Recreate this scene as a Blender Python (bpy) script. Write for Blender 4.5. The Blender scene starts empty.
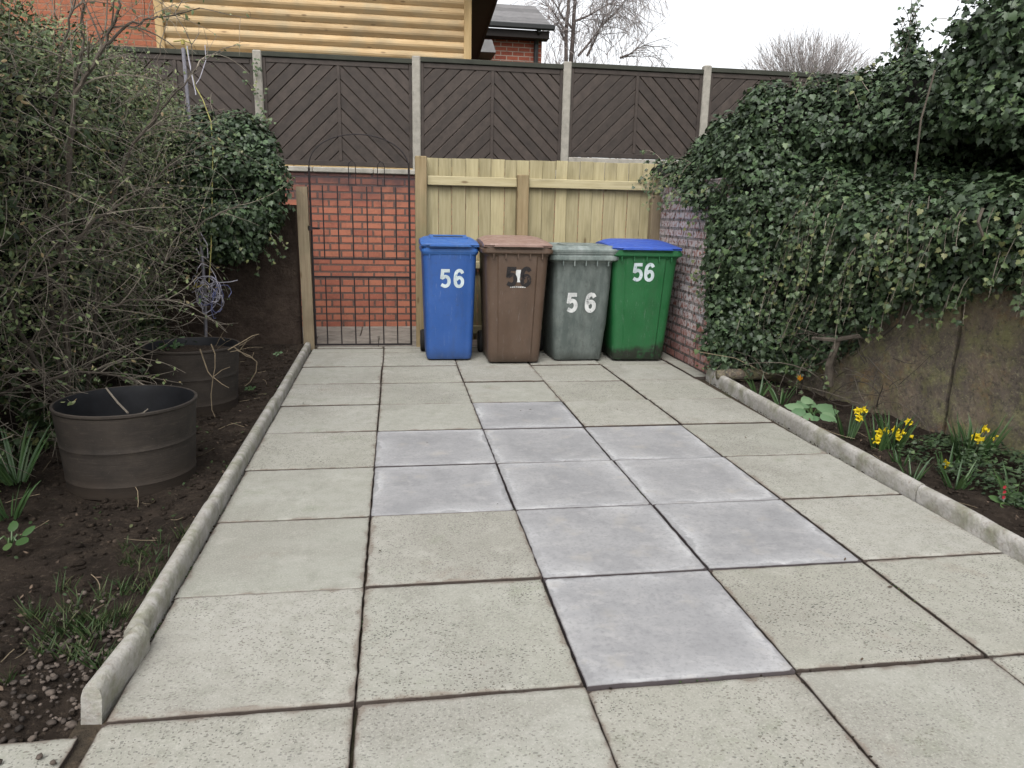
import bpy, math, random
import numpy as np
from mathutils import Vector, Matrix, noise as mnoise
random.seed(7); rng = np.random.default_rng(7)
scene = bpy.context.scene
COL = scene.collection
R = math.radians

# ------------------------------------------------------------------ camera
CAM = np.array([0.11868, -1.71052, 1.24115])
CM = np.array([[0.98825205, -0.15136437, 0.0211356],      # right
               [0.01378457, 0.22600629, 0.97402831],      # up
               [0.15220996, 0.96229413, -0.22543767]])    # forward
FPX = 742.9

def at(x, y, Y):
    """point of the place at depth Y that a survey of the photograph put at pixel x, y"""
    d = CM.T @ np.array([(x-512)/FPX, (384-y)/FPX, 1.0])
    return CAM + d*((Y-CAM[1])/d[1])

def make_camera():
    cd = bpy.data.cameras.new('camera'); cd.sensor_width = 36; cd.lens = FPX/1024*36
    cd.clip_start = 0.05; cd.clip_end = 1000
    o = bpy.data.objects.new('camera', cd); COL.objects.link(o)
    m = Matrix.Identity(4)
    for i in range(3):
        m[i][0] = CM[0][i]; m[i][1] = CM[1][i]; m[i][2] = -CM[2][i]; m[i][3] = CAM[i]
    o.matrix_world = m
    scene.camera = o
make_camera()

# ------------------------------------------------------------------ light
SUN_EL, SUN_ROT = R(52), R(200)
def make_light():
    w = bpy.data.worlds.new('World'); scene.world = w; w.use_nodes = True
    nt = w.node_tree; nt.nodes.clear()
    sky = nt.nodes.new('ShaderNodeTexSky'); sky.sky_type = 'NISHITA'; sky.sun_disc = False
    sky.sun_elevation = SUN_EL; sky.sun_rotation = SUN_ROT
    sky.air_density = 1.0; sky.dust_density = 4.0
    hs = nt.nodes.new('ShaderNodeHueSaturation'); hs.inputs['Saturation'].default_value = 0.13
    bg = nt.nodes.new('ShaderNodeBackground'); bg.inputs[1].default_value = 0.15
    out = nt.nodes.new('ShaderNodeOutputWorld')
    nt.links.new(sky.outputs[0], hs.inputs['Color']); nt.links.new(hs.outputs[0], bg.inputs[0])
    nt.links.new(bg.outputs[0], out.inputs[0])
    l = bpy.data.lights.new('sun', 'SUN'); l.energy = 0.5; l.angle = R(40); l.color = (1, .97, .93)
    o = bpy.data.objects.new('sun', l); COL.objects.link(o)
    # direction towards the sun: rotation measured from +Y, clockwise seen from above
    d = Vector((math.sin(SUN_ROT)*math.cos(SUN_EL), math.cos(SUN_ROT)*math.cos(SUN_EL), math.sin(SUN_EL)))
    o.rotation_euler = d.to_track_quat('Z', 'Y').to_euler()
    o.location = (0, -3, 8)
make_light()
scene.render.engine = 'CYCLES'
scene.cycles.use_denoising = True
scene.cycles.max_bounces = 6
vs = scene.view_settings
vs.view_transform = 'Standard'; vs.look = 'None'; vs.exposure = 1.13; vs.gamma = 1
vs.use_curve_mapping = False

# ------------------------------------------------------------------ materials
class NT:
    k = .74
    def __init__(s, name, rough=.8, spec=.3):
        s.m = bpy.data.materials.new(name); s.m.use_nodes = True
        s.t = s.m.node_tree; s.n = s.t.nodes
        s.b = s.n['Principled BSDF']; s.b.inputs['Roughness'].default_value = rough
        s.b.inputs['Specular IOR Level'].default_value = spec
        s.tc = s.n.new('ShaderNodeTexCoord')
    def link(s, a, b): s.t.links.new(a, b)
    def val(s, inp, v):
        if hasattr(v, 'links') or hasattr(v, 'is_linked'): s.link(v, inp)
        elif isinstance(v, (tuple, list)) and len(v) == 3 and inp.type == 'RGBA': inp.default_value = (*v, 1)
        else: inp.default_value = v
    @property
    def obj(s): return s.tc.outputs['Object']
    def mapped(s, vec, scale=(1, 1, 1), loc=(0, 0, 0), rot=(0, 0, 0)):
        k = s.n.new('ShaderNodeMapping'); s.link(vec, k.inputs[0])
        k.inputs['Scale'].default_value = scale; k.inputs['Location'].default_value = loc
        k.inputs['Rotation'].default_value = rot
        return k.outputs[0]
    def noise(s, scale, detail=3, vec=None, rough=.55, col=False, dist=0):
        k = s.n.new('ShaderNodeTexNoise'); s.link(vec or s.obj, k.inputs['Vector'])
        k.inputs['Scale'].default_value = scale; k.inputs['Detail'].default_value = detail
        k.inputs['Roughness'].default_value = rough; k.inputs['Distortion'].default_value = dist
        return k.outputs['Color' if col else 'Fac']
    def voro(s, scale, vec=None, feat='F1', out='Distance', rnd=1):
        k = s.n.new('ShaderNodeTexVoronoi'); s.link(vec or s.obj, k.inputs['Vector']); k.feature = feat
        k.inputs['Scale'].default_value = scale; k.inputs['Randomness'].default_value = rnd
        return k.outputs[out]
    def ramp(s, fac, stops, interp='LINEAR'):
        k = s.n.new('ShaderNodeValToRGB'); s.link(fac, k.inputs[0]); e = k.color_ramp.elements
        k.color_ramp.interpolation = interp
        while len(e) < len(stops): e.new(.5)
        for i, (p, c) in enumerate(stops):
            e[i].position = p
            e[i].color = (c, c, c, 1) if isinstance(c, (int, float)) else (*c, 1)
        return k.outputs[0]
    def mix(s, a, b, fac, mode='MIX'):
        k = s.n.new('ShaderNodeMix'); k.data_type = 'RGBA'; k.blend_type = mode
        s.val(k.inputs[0], fac); s.val(k.inputs[6], a); s.val(k.inputs[7], b)
        return k.outputs[2]
    def math(s, op, a, b=0.0, c=None):
        k = s.n.new('ShaderNodeMath'); k.operation = op
        s.val(k.inputs[0], a); s.val(k.inputs[1], b)
        if c is not None: s.val(k.inputs[2], c)
        return k.outputs[0]
    def sep(s, vec):
        k = s.n.new('ShaderNodeSeparateXYZ'); s.link(vec, k.inputs[0]); return k.outputs
    def comb(s, x, y, z):
        k = s.n.new('ShaderNodeCombineXYZ')
        for i, v in enumerate((x, y, z)): s.val(k.inputs[i], v)
        return k.outputs[0]
    def island(s): return s.n.new('ShaderNodeNewGeometry').outputs['Random Per Island']
    def normal(s): return s.n.new('ShaderNodeNewGeometry').outputs['Normal']
    def rnd(s): return s.n.new('ShaderNodeObjectInfo').outputs['Random']
    def color(s, c, k=None):
        k = s.k if k is None else k
        h = s.n.new('ShaderNodeHueSaturation'); s.val(h.inputs['Color'], c); h.inputs['Value'].default_value = k
        s.link(h.outputs[0], s.b.inputs['Base Color']); return s
    def rough(s, c): s.val(s.b.inputs['Roughness'], c); return s
    def bump(s, h, strength=.4, dist=.01):
        k = s.n.new('ShaderNodeBump'); k.inputs['Strength'].default_value = strength
        k.inputs['Distance'].default_value = dist
        s.link(h, k.inputs['Height']); s.link(k.outputs[0], s.b.inputs['Normal']); return s

def hsv_jit(n, col, amt_v=.25):
    """vary brightness per island"""
    k = n.n.new('ShaderNodeHueSaturation'); n.val(k.inputs['Color'], col)
    v = n.math('MULTIPLY_ADD', n.island(), amt_v*2, 1-amt_v); n.link(v, k.inputs['Value'])
    return k.outputs[0]

M = {}
def slab_beige():
    n = NT('washed_concrete', .9, .2)
    shift = n.comb(n.math('MULTIPLY', n.rnd(), 37.0), n.math('MULTIPLY', n.rnd(), 91.0), 0.0)
    va = n.n.new('ShaderNodeVectorMath'); n.link(n.obj, va.inputs[0]); n.link(shift, va.inputs[1]); v = va.outputs[0]
    big = n.noise(2.2, 4, v); mid = n.noise(14, 5, v, .7); fine = n.noise(160, 3, v, .7)
    c = n.ramp(big, [(.25, (.335, .325, .265)), (.5, (.41, .40, .345)), (.75, (.455, .435, .395))])
    c = n.mix(c, n.ramp(n.rnd(), [(0, (.37, .36, .31)), (.3, (.47, .455, .42)), (.6, (.40, .40, .36)), (1, (.44, .425, .375))]), .6)
    c = n.mix(c, (.27, .27, .225), n.ramp(mid, [(.46, 0), (.72, .55)]))
    c = n.mix(c, (.30, .285, .25), n.ramp(n.noise(1.3, 5, v, .6, dist=.6), [(.5, 0), (.62, .5)]))
    c = n.mix(c, (.60, .585, .53), n.ramp(n.noise(5.5, 6, v, .72), [(.55, 0), (.72, .45)]))
    c = n.mix(c, (.27, .20, .155), n.ramp(n.noise(2.7, 5, n.mapped(v, loc=(3, 8, 0)), .7), [(.60, 0), (.74, .5)]))
    c = n.mix(c, (.20, .23, .14), n.ramp(n.noise(3.7, 6, n.mapped(v, loc=(7, 1, 0)), .7), [(.58, 0), (.74, .45)]))
    c = n.mix(c, n.mix(c, (.62, .60, .54), .7), n.ramp(fine, [(.5, 0), (.66, .6)]))
    # exposed aggregate: elongated dark chips of several sizes
    vc = n.noise(9, 2, v, col=True)
    vw = n.mix(v, vc, .035)
    d1 = n.voro(66, n.mapped(vw, (1, 1.7, 1), rot=(0, 0, .5)))
    keep1 = n.voro(66, n.mapped(vw, (1, 1.7, 1), rot=(0, 0, .5)), out='Color')
    k1 = n.math('MULTIPLY', n.ramp(d1, [(.25, 1), (.33, 0)]), n.ramp(n.sep(keep1)[0], [(.46, 0), (.5, 1)]))
    d2 = n.voro(115, n.mapped(vw, (1.5, 1, 1), rot=(0, 0, -.4)))
    keep2 = n.voro(115, n.mapped(vw, (1.5, 1, 1), rot=(0, 0, -.4)), out='Color')
    k2 = n.math('MULTIPLY', n.ramp(d2, [(.27, 1), (.37, 0)]), n.ramp(n.sep(keep2)[1], [(.6, 0), (.66, 1)]))
    patch = n.math('MULTIPLY', n.ramp(n.noise(3.1, 3, v), [(.3, .2), (.6, 1)]), n.ramp(n.rnd(), [(0, 1), (.45, .55), (.6, .15), (.75, 1), (1, .8)]))
    chips = n.math('MULTIPLY', n.math('MAXIMUM', k1, k2), patch)
    chipc = n.ramp(n.sep(keep1)[2], [(0, (.07, .07, .068)), (.5, (.16, .15, .13)), (1, (.12, .095, .075))])
    c = n.mix(c, chipc, n.math('MULTIPLY', chips, .95))
    # dirt along the slab's rim (mesh attribute: distance to the rim)
    at_ = n.n.new('ShaderNodeAttribute'); at_.attribute_name = 'rim'
    edge = n.math('ADD', at_.outputs['Fac'], n.math('MULTIPLY', n.math('SUBTRACT', n.noise(11, 4, v), .5), .09))
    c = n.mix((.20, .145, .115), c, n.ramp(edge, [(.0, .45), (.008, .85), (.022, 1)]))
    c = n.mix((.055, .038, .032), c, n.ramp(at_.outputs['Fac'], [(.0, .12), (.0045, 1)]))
    c = n.mix(c, (.992, 1.0, .985), 1.0, 'MULTIPLY')
    n.color(c, .635); n.bump(n.math('SUBTRACT', fine, n.math('MULTIPLY', chips, 1.2)), .35, .004)
    return n.m
def slab_grey():
    n = NT('smooth_grey_concrete', .75, .3)
    shift = n.comb(n.math('MULTIPLY', n.rnd(), 37.0), n.math('MULTIPLY', n.rnd(), 91.0), 0.0)
    va = n.n.new('ShaderNodeVectorMath'); n.link(n.obj, va.inputs[0]); n.link(shift, va.inputs[1]); v = va.outputs[0]
    big = n.noise(4.0, 6, v, .65, dist=.4); mid = n.noise(22, 5, v, .7)
    c = n.ramp(big, [(.3, (.32, .32, .325)), (.5, (.40, .398, .40)), (.7, (.49, .482, .475))])
    c = n.mix(c, (.295, .295, .302), n.ramp(mid, [(.46, 0), (.66, .7)]))
    c = n.mix(c, (.255, .255, .262), n.ramp(n.noise(2.2, 6, n.mapped(v, loc=(4, 9, 0)), .7, dist=.8), [(.5, 0), (.62, .55)]))
    c = n.mix(c, (.56, .545, .53), n.ramp(n.noise(9, 6, n.mapped(v, (1, 1.8, 1), loc=(1, 2, 0)), .75, dist=.5), [(.54, 0), (.66, .6)]))
    c = n.mix(c, n.ramp(n.rnd(), [(0, (.36, .36, .37)), (.5, (.44, .435, .44)), (1, (.39, .39, .40))]), .3)
    at_ = n.n.new('ShaderNodeAttribute'); at_.attribute_name = 'rim'
    edge = n.math('ADD', at_.outputs['Fac'], n.math('MULTIPLY', n.math('SUBTRACT', n.noise(8, 5, v), .5), .10))
    bloom = n.ramp(edge, [(.0, 0), (.010, .1), (.020, .95), (.045, .45), (.12, 0)])
    c = n.mix(c, (.64, .64, .645), n.math('MULTIPLY', bloom, n.ramp(n.noise(3.5, 3, v), [(.38, .05), (.62, .9)])))
    fine = n.noise(70, 4, v, .75); c = n.mix(c, (.26, .26, .27), n.ramp(fine, [(.5, 0), (.66, .5)]))
    c = n.mix(c, (.5, .47, .42), n.ramp(n.noise(7, 4, v), [(.58, 0), (.72, .5)]))
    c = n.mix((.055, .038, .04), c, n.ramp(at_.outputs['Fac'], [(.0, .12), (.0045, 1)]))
    n.color(c, .595); n.bump(mid, .12, .003)
    return n.m
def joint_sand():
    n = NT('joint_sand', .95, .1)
    n.color(n.mix(n.ramp(n.noise(30, 4), [(.3, (.05, .042, .033)), (.7, (.11, .085, .06))]), (.06, .075, .03), n.ramp(n.noise(3, 3), [(.55, 0), (.7, .7)])), .55)  # sand darkened to paint in the shadow of the slot at the kerb end
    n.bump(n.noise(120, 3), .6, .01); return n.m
def kerb_mat():
    n = NT('kerb_concrete', .92, .2)
    c = n.ramp(n.noise(9, 5), [(.3, (.30, .285, .25)), (.5, (.42, .405, .375)), (.7, (.50, .48, .45))])
    c = n.mix(c, (.22, .22, .15), n.ramp(n.noise(8, 6, rough=.7), [(.45, 0), (.65, .8)]))
    c = n.mix(c, (.24, .20, .17), n.ramp(n.noise(48, 4, rough=.7), [(.55, 0), (.7, .7)]))
    n.color(c); n.bump(n.noise(70, 4), .6, .008); return n.m
def soil_mat():
    n = NT('soil', .97, .1)
    c = n.ramp(n.noise(7, 6, rough=.7), [(.3, (.022, .017, .013)), (.5, (.042, .032, .025)), (.7, (.075, .057, .043))])
    c = n.mix(c, (.13, .10, .075), n.ramp(n.noise(55, 4, rough=.7), [(.56, 0), (.72, .8)]))
    n.color(c, .85); n.bump(n.noise(60, 6, rough=.75), 1, .03); return n.m
def ground_mat():
    n = NT('turf', .97, .1)
    n.color(n.ramp(n.noise(.6, 6), [(.3, (.05, .07, .025)), (.7, (.09, .09, .045))])); return n.m
def brick(name, c1, c2, mort, w=.225, h=.075, ms=.010, soot=0, paint=False):
    n = NT(name, .9, .2)
    p = n.sep(n.obj)
    v = n.comb(n.math('ADD', p[0], p[1]), p[2], 0.0)
    wob = n.noise(14, 2, v, col=True); v = n.mix(v, wob, .006)
    k = n.n.new('ShaderNodeTexBrick'); n.link(v, k.inputs['Vector'])
    for nm, val in (('Scale', 1), ('Brick Width', w), ('Row Height', h), ('Mortar Size', ms), ('Mortar Smooth', .25), ('Bias', 0)):
        k.inputs[nm].default_value = val
    k.inputs['Color1'].default_value = (*c1, 1); k.inputs['Color2'].default_value = (*c2, 1); k.inputs['Mortar'].default_value = (*mort, 1)
    c = k.outputs['Color']
    c = n.mix(c, (.08, .05, .045), n.ramp(n.noise(6, 5, rough=.7), [(.5, 0), (.75, .55)]))
    c = n.mix(c, n.mix(c, (.5, .22, .13), .5), n.ramp(n.noise(40, 4), [(.52, 0), (.7, .7)]))
    if soot:
        band = n.math('ADD', p[2], n.math('MULTIPLY', n.noise(5, 5), .55))
        c = n.mix(c, (.055, .045, .05), n.ramp(n.math('MULTIPLY', band, .5), [(soot/2, 0), (soot/2+.16, .8)]))
    if paint:
        m1 = n.ramp(n.noise(6.5, 6, rough=.68), [(.33, 0), (.45, 1)])
        m2 = n.ramp(n.noise(26, 5, rough=.7), [(.40, 0), (.52, 1)])
        mask = n.math('MULTIPLY', n.math('MULTIPLY', m1, m2), n.ramp(n.math('ADD', n.math('MULTIPLY', p[2], .5), n.math('MULTIPLY', n.noise(4), .4)), [(.2, .15), (.42, 1)]))
        mask = n.math('MULTIPLY', mask, n.math('MULTIPLY_ADD', k.outputs['Fac'], -.55, 1.0))
        pc = n.ramp(n.noise(8, 3), [(.35, (.62, .59, .62)), (.5, (.70, .63, .63)), (.65, (.56, .58, .62))])
        c = n.mix(c, pc, n.math('MULTIPLY', mask, .92))
    n.color(c)
    n.bump(n.math('SUBTRACT', n.math('MULTIPLY', n.noise(60, 4), .35), k.outputs['Fac']), .8, .01)
    return n.m
def wood(name, c1, c2, axis=2, var=.18, rough=.8, knots=True, green=None):
    n = NT(name, rough, .25)
    isl = n.island()
    sh = n.comb(n.math('MULTIPLY', isl, 13.0), n.math('MULTIPLY', isl, 29.0), n.math('MULTIPLY', isl, 7.0))
    va = n.n.new('ShaderNodeVectorMath'); n.link(n.obj, va.inputs[0]); n.link(sh, va.inputs[1]); v = va.outputs[0]
    sc = [1, 1, 1]; sc[axis] = .06
    g = n.noise(55, 5, n.mapped(v, tuple(sc)), .65)
    g2 = n.noise(9, 4, n.mapped(v, tuple(.3 if i == axis else 1 for i in range(3))))
    c = n.ramp(g, [(.3, c1), (.7, c2)])
    c = n.mix(c, tuple(x*.62 for x in c1), n.ramp(g2, [(.5, 0), (.75, .6)]))
    if knots:
        sk = [9, 9, 9]; sk[axis] = 3.2
        c = n.mix(c, (.13, .075, .035), n.ramp(n.voro(1, n.mapped(v, tuple(sk))), [(.07, .7), (.14, 0)]))
    if green: c = n.mix(c, green, n.ramp(n.noise(3, 4, v), [(.45, 0), (.7, .6)]))
    n.color(hsv_jit(n, c, var), .70 if 'pine' in name else .70); n.bump(g, .25, .004); return n.m
def plastic(name, base, rough=.5, dirt=.25, dirtc=(.08, .075, .06), fade=None, grime=0):
    n = NT(name, rough, .4)
    p = n.sep(n.obj)
    c = n.mix(base, tuple(min(1, b*1.35+.015) for b in base), n.ramp(n.noise(3.5, 5), [(.4, 0), (.7, .5)]))
    if fade: c = n.mix(c, fade, n.ramp(n.noise(11, 6, n.mapped(n.obj, (1, 1, .35)), .7), [(.42, 0), (.7, .75)]))
    c = n.mix(c, dirtc, n.ramp(n.noise(24, 6, rough=.75), [(.55, 0), (.8, dirt*2)]))
    low = n.math('ADD', p[2], n.math('MULTIPLY', n.math('SUBTRACT', n.noise(9, 5), .5), .14))
    c = n.mix(c, dirtc, n.ramp(low, [(.0, min(1, dirt*2.2)), (.10, dirt*.4), (.25, 0)]))
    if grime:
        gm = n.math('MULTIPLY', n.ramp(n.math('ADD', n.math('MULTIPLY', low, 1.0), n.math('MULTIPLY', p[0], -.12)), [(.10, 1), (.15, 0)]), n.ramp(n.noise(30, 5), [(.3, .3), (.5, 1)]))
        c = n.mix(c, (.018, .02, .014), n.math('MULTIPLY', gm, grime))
    scr = n.noise(60, 4, n.mapped(n.obj, (1, 1, .12), rot=(0, .25, 0)), .8)
    c = n.mix(c, n.mix(c, (.5, .5, .5), .25), n.ramp(scr, [(.6, 0), (.72, .7)]))
    c = n.mix(c, n.mix(c, dirtc, .8), n.ramp(n.noise(5, 6, n.mapped(n.obj, (1.6, 1.6, .35)), .75), [(.52, 0), (.72, dirt*1.6)]))
    n.color(c); n.rough(n.ramp(n.noise(18, 5), [(.3, rough-.1), (.7, min(1, rough+.15))]))
    n.bump(n.noise(180, 2), .08, .003); return n.m
def sticker(name, c, under):
    n = NT(name, .5, .4)
    cc = n.mix(c, tuple(x*.72 for x in c), n.ramp(n.noise(16, 4), [(.4, 0), (.65, 1)]))
    cc = n.mix(cc, under, n.ramp(n.noise(38, 5, rough=.75), [(.575, 0), (.625, .9)]))
    n.color(cc, .85); return n.m
def plain(name, c, rough=.7, metal=0, var=.35, scale=20, spec=.3, jit=0):
    n = NT(name, rough, spec); n.b.inputs['Metallic'].default_value = metal
    cc = n.mix(c, tuple(x*(1-var) for x in c), n.ramp(n.noise(scale, 5, rough=.7), [(.35, 0), (.7, 1)]))
    if jit: cc = hsv_jit(n, cc, jit)
    n.color(cc); n.bump(n.noise(scale*5, 3), .2, .003); return n.m
def leafmat(name, stops, rough=.42, spec=.4, trans=.0, kk=.6):
    n = NT(name, rough, spec)
    c = n.ramp(n.island(), stops)
    n.color(c, kk)
    if trans:
        tr = n.n.new('ShaderNodeBsdfTranslucent'); n.val(tr.inputs[0], c)
        mx = n.n.new('ShaderNodeMixShader'); mx.inputs[0].default_value = trans
        n.link(n.b.outputs[0], mx.inputs[1]); n.link(tr.outputs[0], mx.inputs[2])
        n.link(mx.outputs[0], n.n['Material Output'].inputs[0])
    return n.m
def mossy_stone():
    n = NT('mossy_stone', .95, .15)
    v = n.obj
    c = n.ramp(n.noise(3, 6, v, .65), [(.3, (.045, .038, .032)), (.5, (.075, .062, .05)), (.7, (.11, .085, .06))])
    c = n.mix(c, (.10, .098, .046), n.ramp(n.noise(9, 6, n.mapped(v, (1, 1, .8), rot=(.5, 0, 0)), .75), [(.47, 0), (.64, .8)]))
    c = n.mix(c, (.15, .085, .035), n.ramp(n.noise(5, 5, n.mapped(v, loc=(5, 3, 1)), .7), [(.56, 0), (.7, .6)]))
    c = n.mix(c, (.025, .025, .022), n.ramp(n.noise(30, 6, rough=.8), [(.5, 0), (.66, .8)]))
    c = n.mix(c, (.16, .15, .09), n.ramp(n.noise(55, 5, rough=.8), [(.54, 0), (.66, .7)]))
    n.color(c, 1.9); n.bump(n.noise(18, 7, rough=.75), .9, .03); return n.m
def dark_render():
    n = NT('dark_rough_stone', .95, .12)
    c = n.ramp(n.noise(10, 6, rough=.7), [(.3, (.030, .022, .018)), (.6, (.062, .046, .036)), (.75, (.085, .062, .05))])
    n.color(c, 1.0); n.bump(n.noise(30, 6, rough=.7), .9, .03); return n.m

def pot_mat():
    n = NT('charcoal_pot', .78, .25)
    c = n.ramp(n.noise(5, 6, rough=.7), [(.3, (.028, .024, .021)), (.55, (.050, .041, .034)), (.75, (.072, .058, .046))])
    c = n.mix(c, (.095, .078, .06), n.ramp(n.noise(40, 5, n.mapped(n.obj, (.25, .25, 2.5)), .75), [(.54, 0), (.72, .6)]))
    c = n.mix(c, (.12, .10, .08), n.ramp(n.noise(85, 4, rough=.8), [(.6, 0), (.7, .7)]))
    low = n.math('ADD', n.sep(n.obj)[2], n.math('MULTIPLY', n.math('SUBTRACT', n.noise(9, 5), .5), .16))
    c = n.mix(c, (.06, .045, .034), n.ramp(low, [(.02, .9), (.12, 0)]))
    n.color(c, .62); n.bump(n.noise(60, 4, n.mapped(n.obj, (.3, .3, 3))), .3, .004); return n.m
M['beige'] = slab_beige(); M['shadedpath'] = plain('shaded_path_concrete', (.30, .27, .23), .95, var=.6, scale=6); M['grey'] = slab_grey(); M['joint'] = joint_sand(); M['kerb'] = kerb_mat()  # path beyond the gate: its shade is put into a darker concrete colour
M['soil'] = soil_mat(); M['turf'] = ground_mat(); M['moss'] = mossy_stone(); M['darkstone'] = dark_render()
M['brick'] = brick('red_brick', (.44, .17, .105), (.33, .115, .078), (.13, .088, .075), ms=.0115, soot=1.62)
M['paintbrick'] = brick('flaking_painted_brick', (.34, .13, .10), (.24, .095, .08), (.07, .06, .055), paint=True, ms=.013)
M['housebrick'] = brick('orange_house_brick', (.42, .155, .085), (.35, .12, .07), (.33, .18, .12))
M['housebrick2'] = brick('far_house_brick', (.36, .10, .06), (.28, .075, .05), (.42, .34, .28), w=.235, h=.082)
M['coping'] = plain('coping_concrete', (.42, .40, .35), .9, var=.45, scale=7)
M['post'] = plain('post_concrete', (.40, .375, .325), .92, var=.4, scale=10)
M['brown'] = plain('brown_fence_stain', (.062, .047, .039), .6, var=.45, scale=14, jit=.22)
M['browncap'] = plain('weathered_capping', (.052, .055, .042), .85, var=.4, scale=6)
M['pine'] = wood('new_pine_board', (.35, .30, .165), (.49, .43, .26), 2, .15)
M['pinerail'] = wood('new_pine_rail', (.42, .36, .20), (.56, .49, .31), 0, .08)
M['pinepost'] = wood('pine_post', (.25, .185, .095), (.37, .285, .165), 2, .1, green=(.20, .19, .10))
M['gatepost'] = wood('weathered_post', (.22, .17, .11), (.33, .265, .175), 2, .1, green=(.13, .13, .075))
M['log'] = wood('honey_log', (.47, .315, .155), (.59, .435, .25), 0, .22, .7, green=(.38, .33, .22))
M['logtrim'] = wood('honey_trim', (.50, .34, .16), (.60, .44, .23), 2, .08)
M['darkwood'] = plain('dark_fascia', (.022, .016, .014), .7)
M['tile'] = plain('slate_grey_tile', (.19, .185, .185), .8, var=.3, scale=6, jit=.2)
M['gutter'] = plain('black_gutter', (.02, .022, .022), .5)
M['iron'] = plain('black_iron', (.022, .017, .018), .7, var=.4, scale=30)
M['galv'] = plain('galvanised_steel', (.35, .34, .38), .55, .6, var=.4)
M['blue'] = plastic('blue_plastic', (.020, .084, .30), .5, .2, (.05, .055, .06), fade=(.03, .10, .33))
M['bluelid'] = plastic('bright_blue_plastic', (.028, .085, .42), .5, .2, fade=(.04, .11, .47))
M['bluelid1'] = plastic('blue_lid_plastic', (.028, .115, .37), .45, .2, (.07, .08, .09), fade=(.05, .15, .42))
M['brownbin'] = plastic('brown_plastic', (.090, .056, .037), .5, .25, (.05, .04, .03), fade=(.115, .076, .053))
M['brownlid'] = plastic('sky_sheen_brown_plastic', (.25, .155, .125), .45, .15, (.1, .07, .06), fade=(.36, .25, .21))  # lid lightened: the sky's reflection is painted into its colour
M['greybin'] = plastic('faded_grey_plastic', (.085, .105, .097), .6, .4, (.04, .045, .038), fade=(.20, .225, .21))
M['greylid'] = plastic('faded_grey_lid', (.12, .15, .14), .5, .3, fade=(.32, .36, .34))
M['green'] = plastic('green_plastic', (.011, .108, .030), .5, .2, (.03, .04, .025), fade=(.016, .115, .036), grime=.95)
M['greenlid'] = plastic('green_rim_plastic', (.012, .115, .036), .5, .2, (.03, .04, .025))
M['rubber'] = plain('black_rubber', (.018, .017, .016), .8)
M['white'] = sticker('white_sticker', (.62, .63, .62), (.10, .12, .11))
M['silver'] = sticker('silver_sticker', (.56, .64, .66), (.20, .28, .36))
M['black'] = sticker('black_sticker', (.014, .012, .013), (.10, .064, .045))
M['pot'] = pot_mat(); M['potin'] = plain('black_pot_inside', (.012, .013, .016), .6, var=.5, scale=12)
M['bark'] = plain('bark', (.12, .10, .08), .95, var=.55, scale=14, jit=.3)
M['twig'] = plain('twig', (.26, .225, .18), .9, var=.4, scale=14, jit=.45)
M['paletwig'] = plain('pale_twig', (.36, .32, .27), .9, var=.4, scale=14, jit=.4)
M['drystem'] = plain('dry_stem', (.24, .19, .125), .85, var=.4, scale=14, jit=.3)
M['hazetwig'] = plain('haze_pale_twig', (.36, .325, .315), .9, var=.3, jit=.25)  # twigs coloured paler to paint in overexposed haze
M['birch'] = plain('birch_bark', (.13, .105, .095), .9, var=.5, scale=5, jit=.2)
M['ivy'] = leafmat('ivy_leaf', [(0, (.016, .030, .014)), (.35, (.030, .050, .023)), (.7, (.050, .078, .036)), (.93, (.055, .100, .040)), (1, (.085, .12, .045))], .5, .4, kk=.92)
M['ivy_small'] = leafmat('ivy_leaf_olive', [(0, (.020, .034, .014)), (.4, (.036, .060, .022)), (.8, (.065, .095, .034)), (1, (.12, .12, .045))], .5, .4, kk=1.05)  # olive leaf made lighter: highlight on the hanging strands put into its colour
M['privet'] = leafmat('hedge_leaf', [(0, (.026, .040, .016)), (.4, (.052, .074, .029)), (.75, (.082, .106, .044)), (.92, (.115, .125, .06)), (1, (.15, .105, .055))], .55, .3, kk=1.42)
M['mat'] = plain('light_block_core', (.010, .010, .007), .98, var=.6, scale=12)  # near-black colour of the cores added inside foliage to block light
M['straps'] = leafmat('strap_leaf', [(0, (.03, .075, .022)), (.6, (.055, .115, .035)), (1, (.09, .15, .05))], .5, .4)
M['grass'] = leafmat('grass_blade', [(0, (.024, .052, .014)), (.6, (.04, .078, .020)), (1, (.10, .11, .045))], .6, .3)
M['paleleaf'] = leafmat('pale_broad_leaf', [(0, (.06, .12, .055)), (.6, (.10, .17, .085)), (1, (.19, .26, .15))], .5, .4, kk=.9)
M['yellow'] = plain('daffodil_yellow', (.78, .60, .02), .6, var=.15)
M['orange'] = plain('orange_petal', (.75, .33, .02), .6, var=.2)
M['redpetal'] = plain('red_petal', (.45, .03, .05), .6, var=.3)
M['pebble'] = plain('pebble', (.115, .092, .076), .9, var=.6, scale=30, jit=.7)
M['litter'] = plain('leaf_litter', (.12, .085, .06), .9, var=.5, scale=10, jit=.5)
M['cordwhite'] = plain('white_cord', (.55, .53, .60), .7, jit=.25)
M['cordyellow'] = plain('yellow_cord', (.50, .47, .16), .7)
M['cordblue'] = plain('blue_cord', (.20, .22, .42), .7)
M['yellowplastic'] = plain('yellow_hook_plastic', (.40, .34, .09), .5)

# ------------------------------------------------------------------ mesh helpers
def wloc(o):
    v = Vector((0, 0, 0))
    while o is not None:
        v += o.location; o = o.parent
    return v

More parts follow.
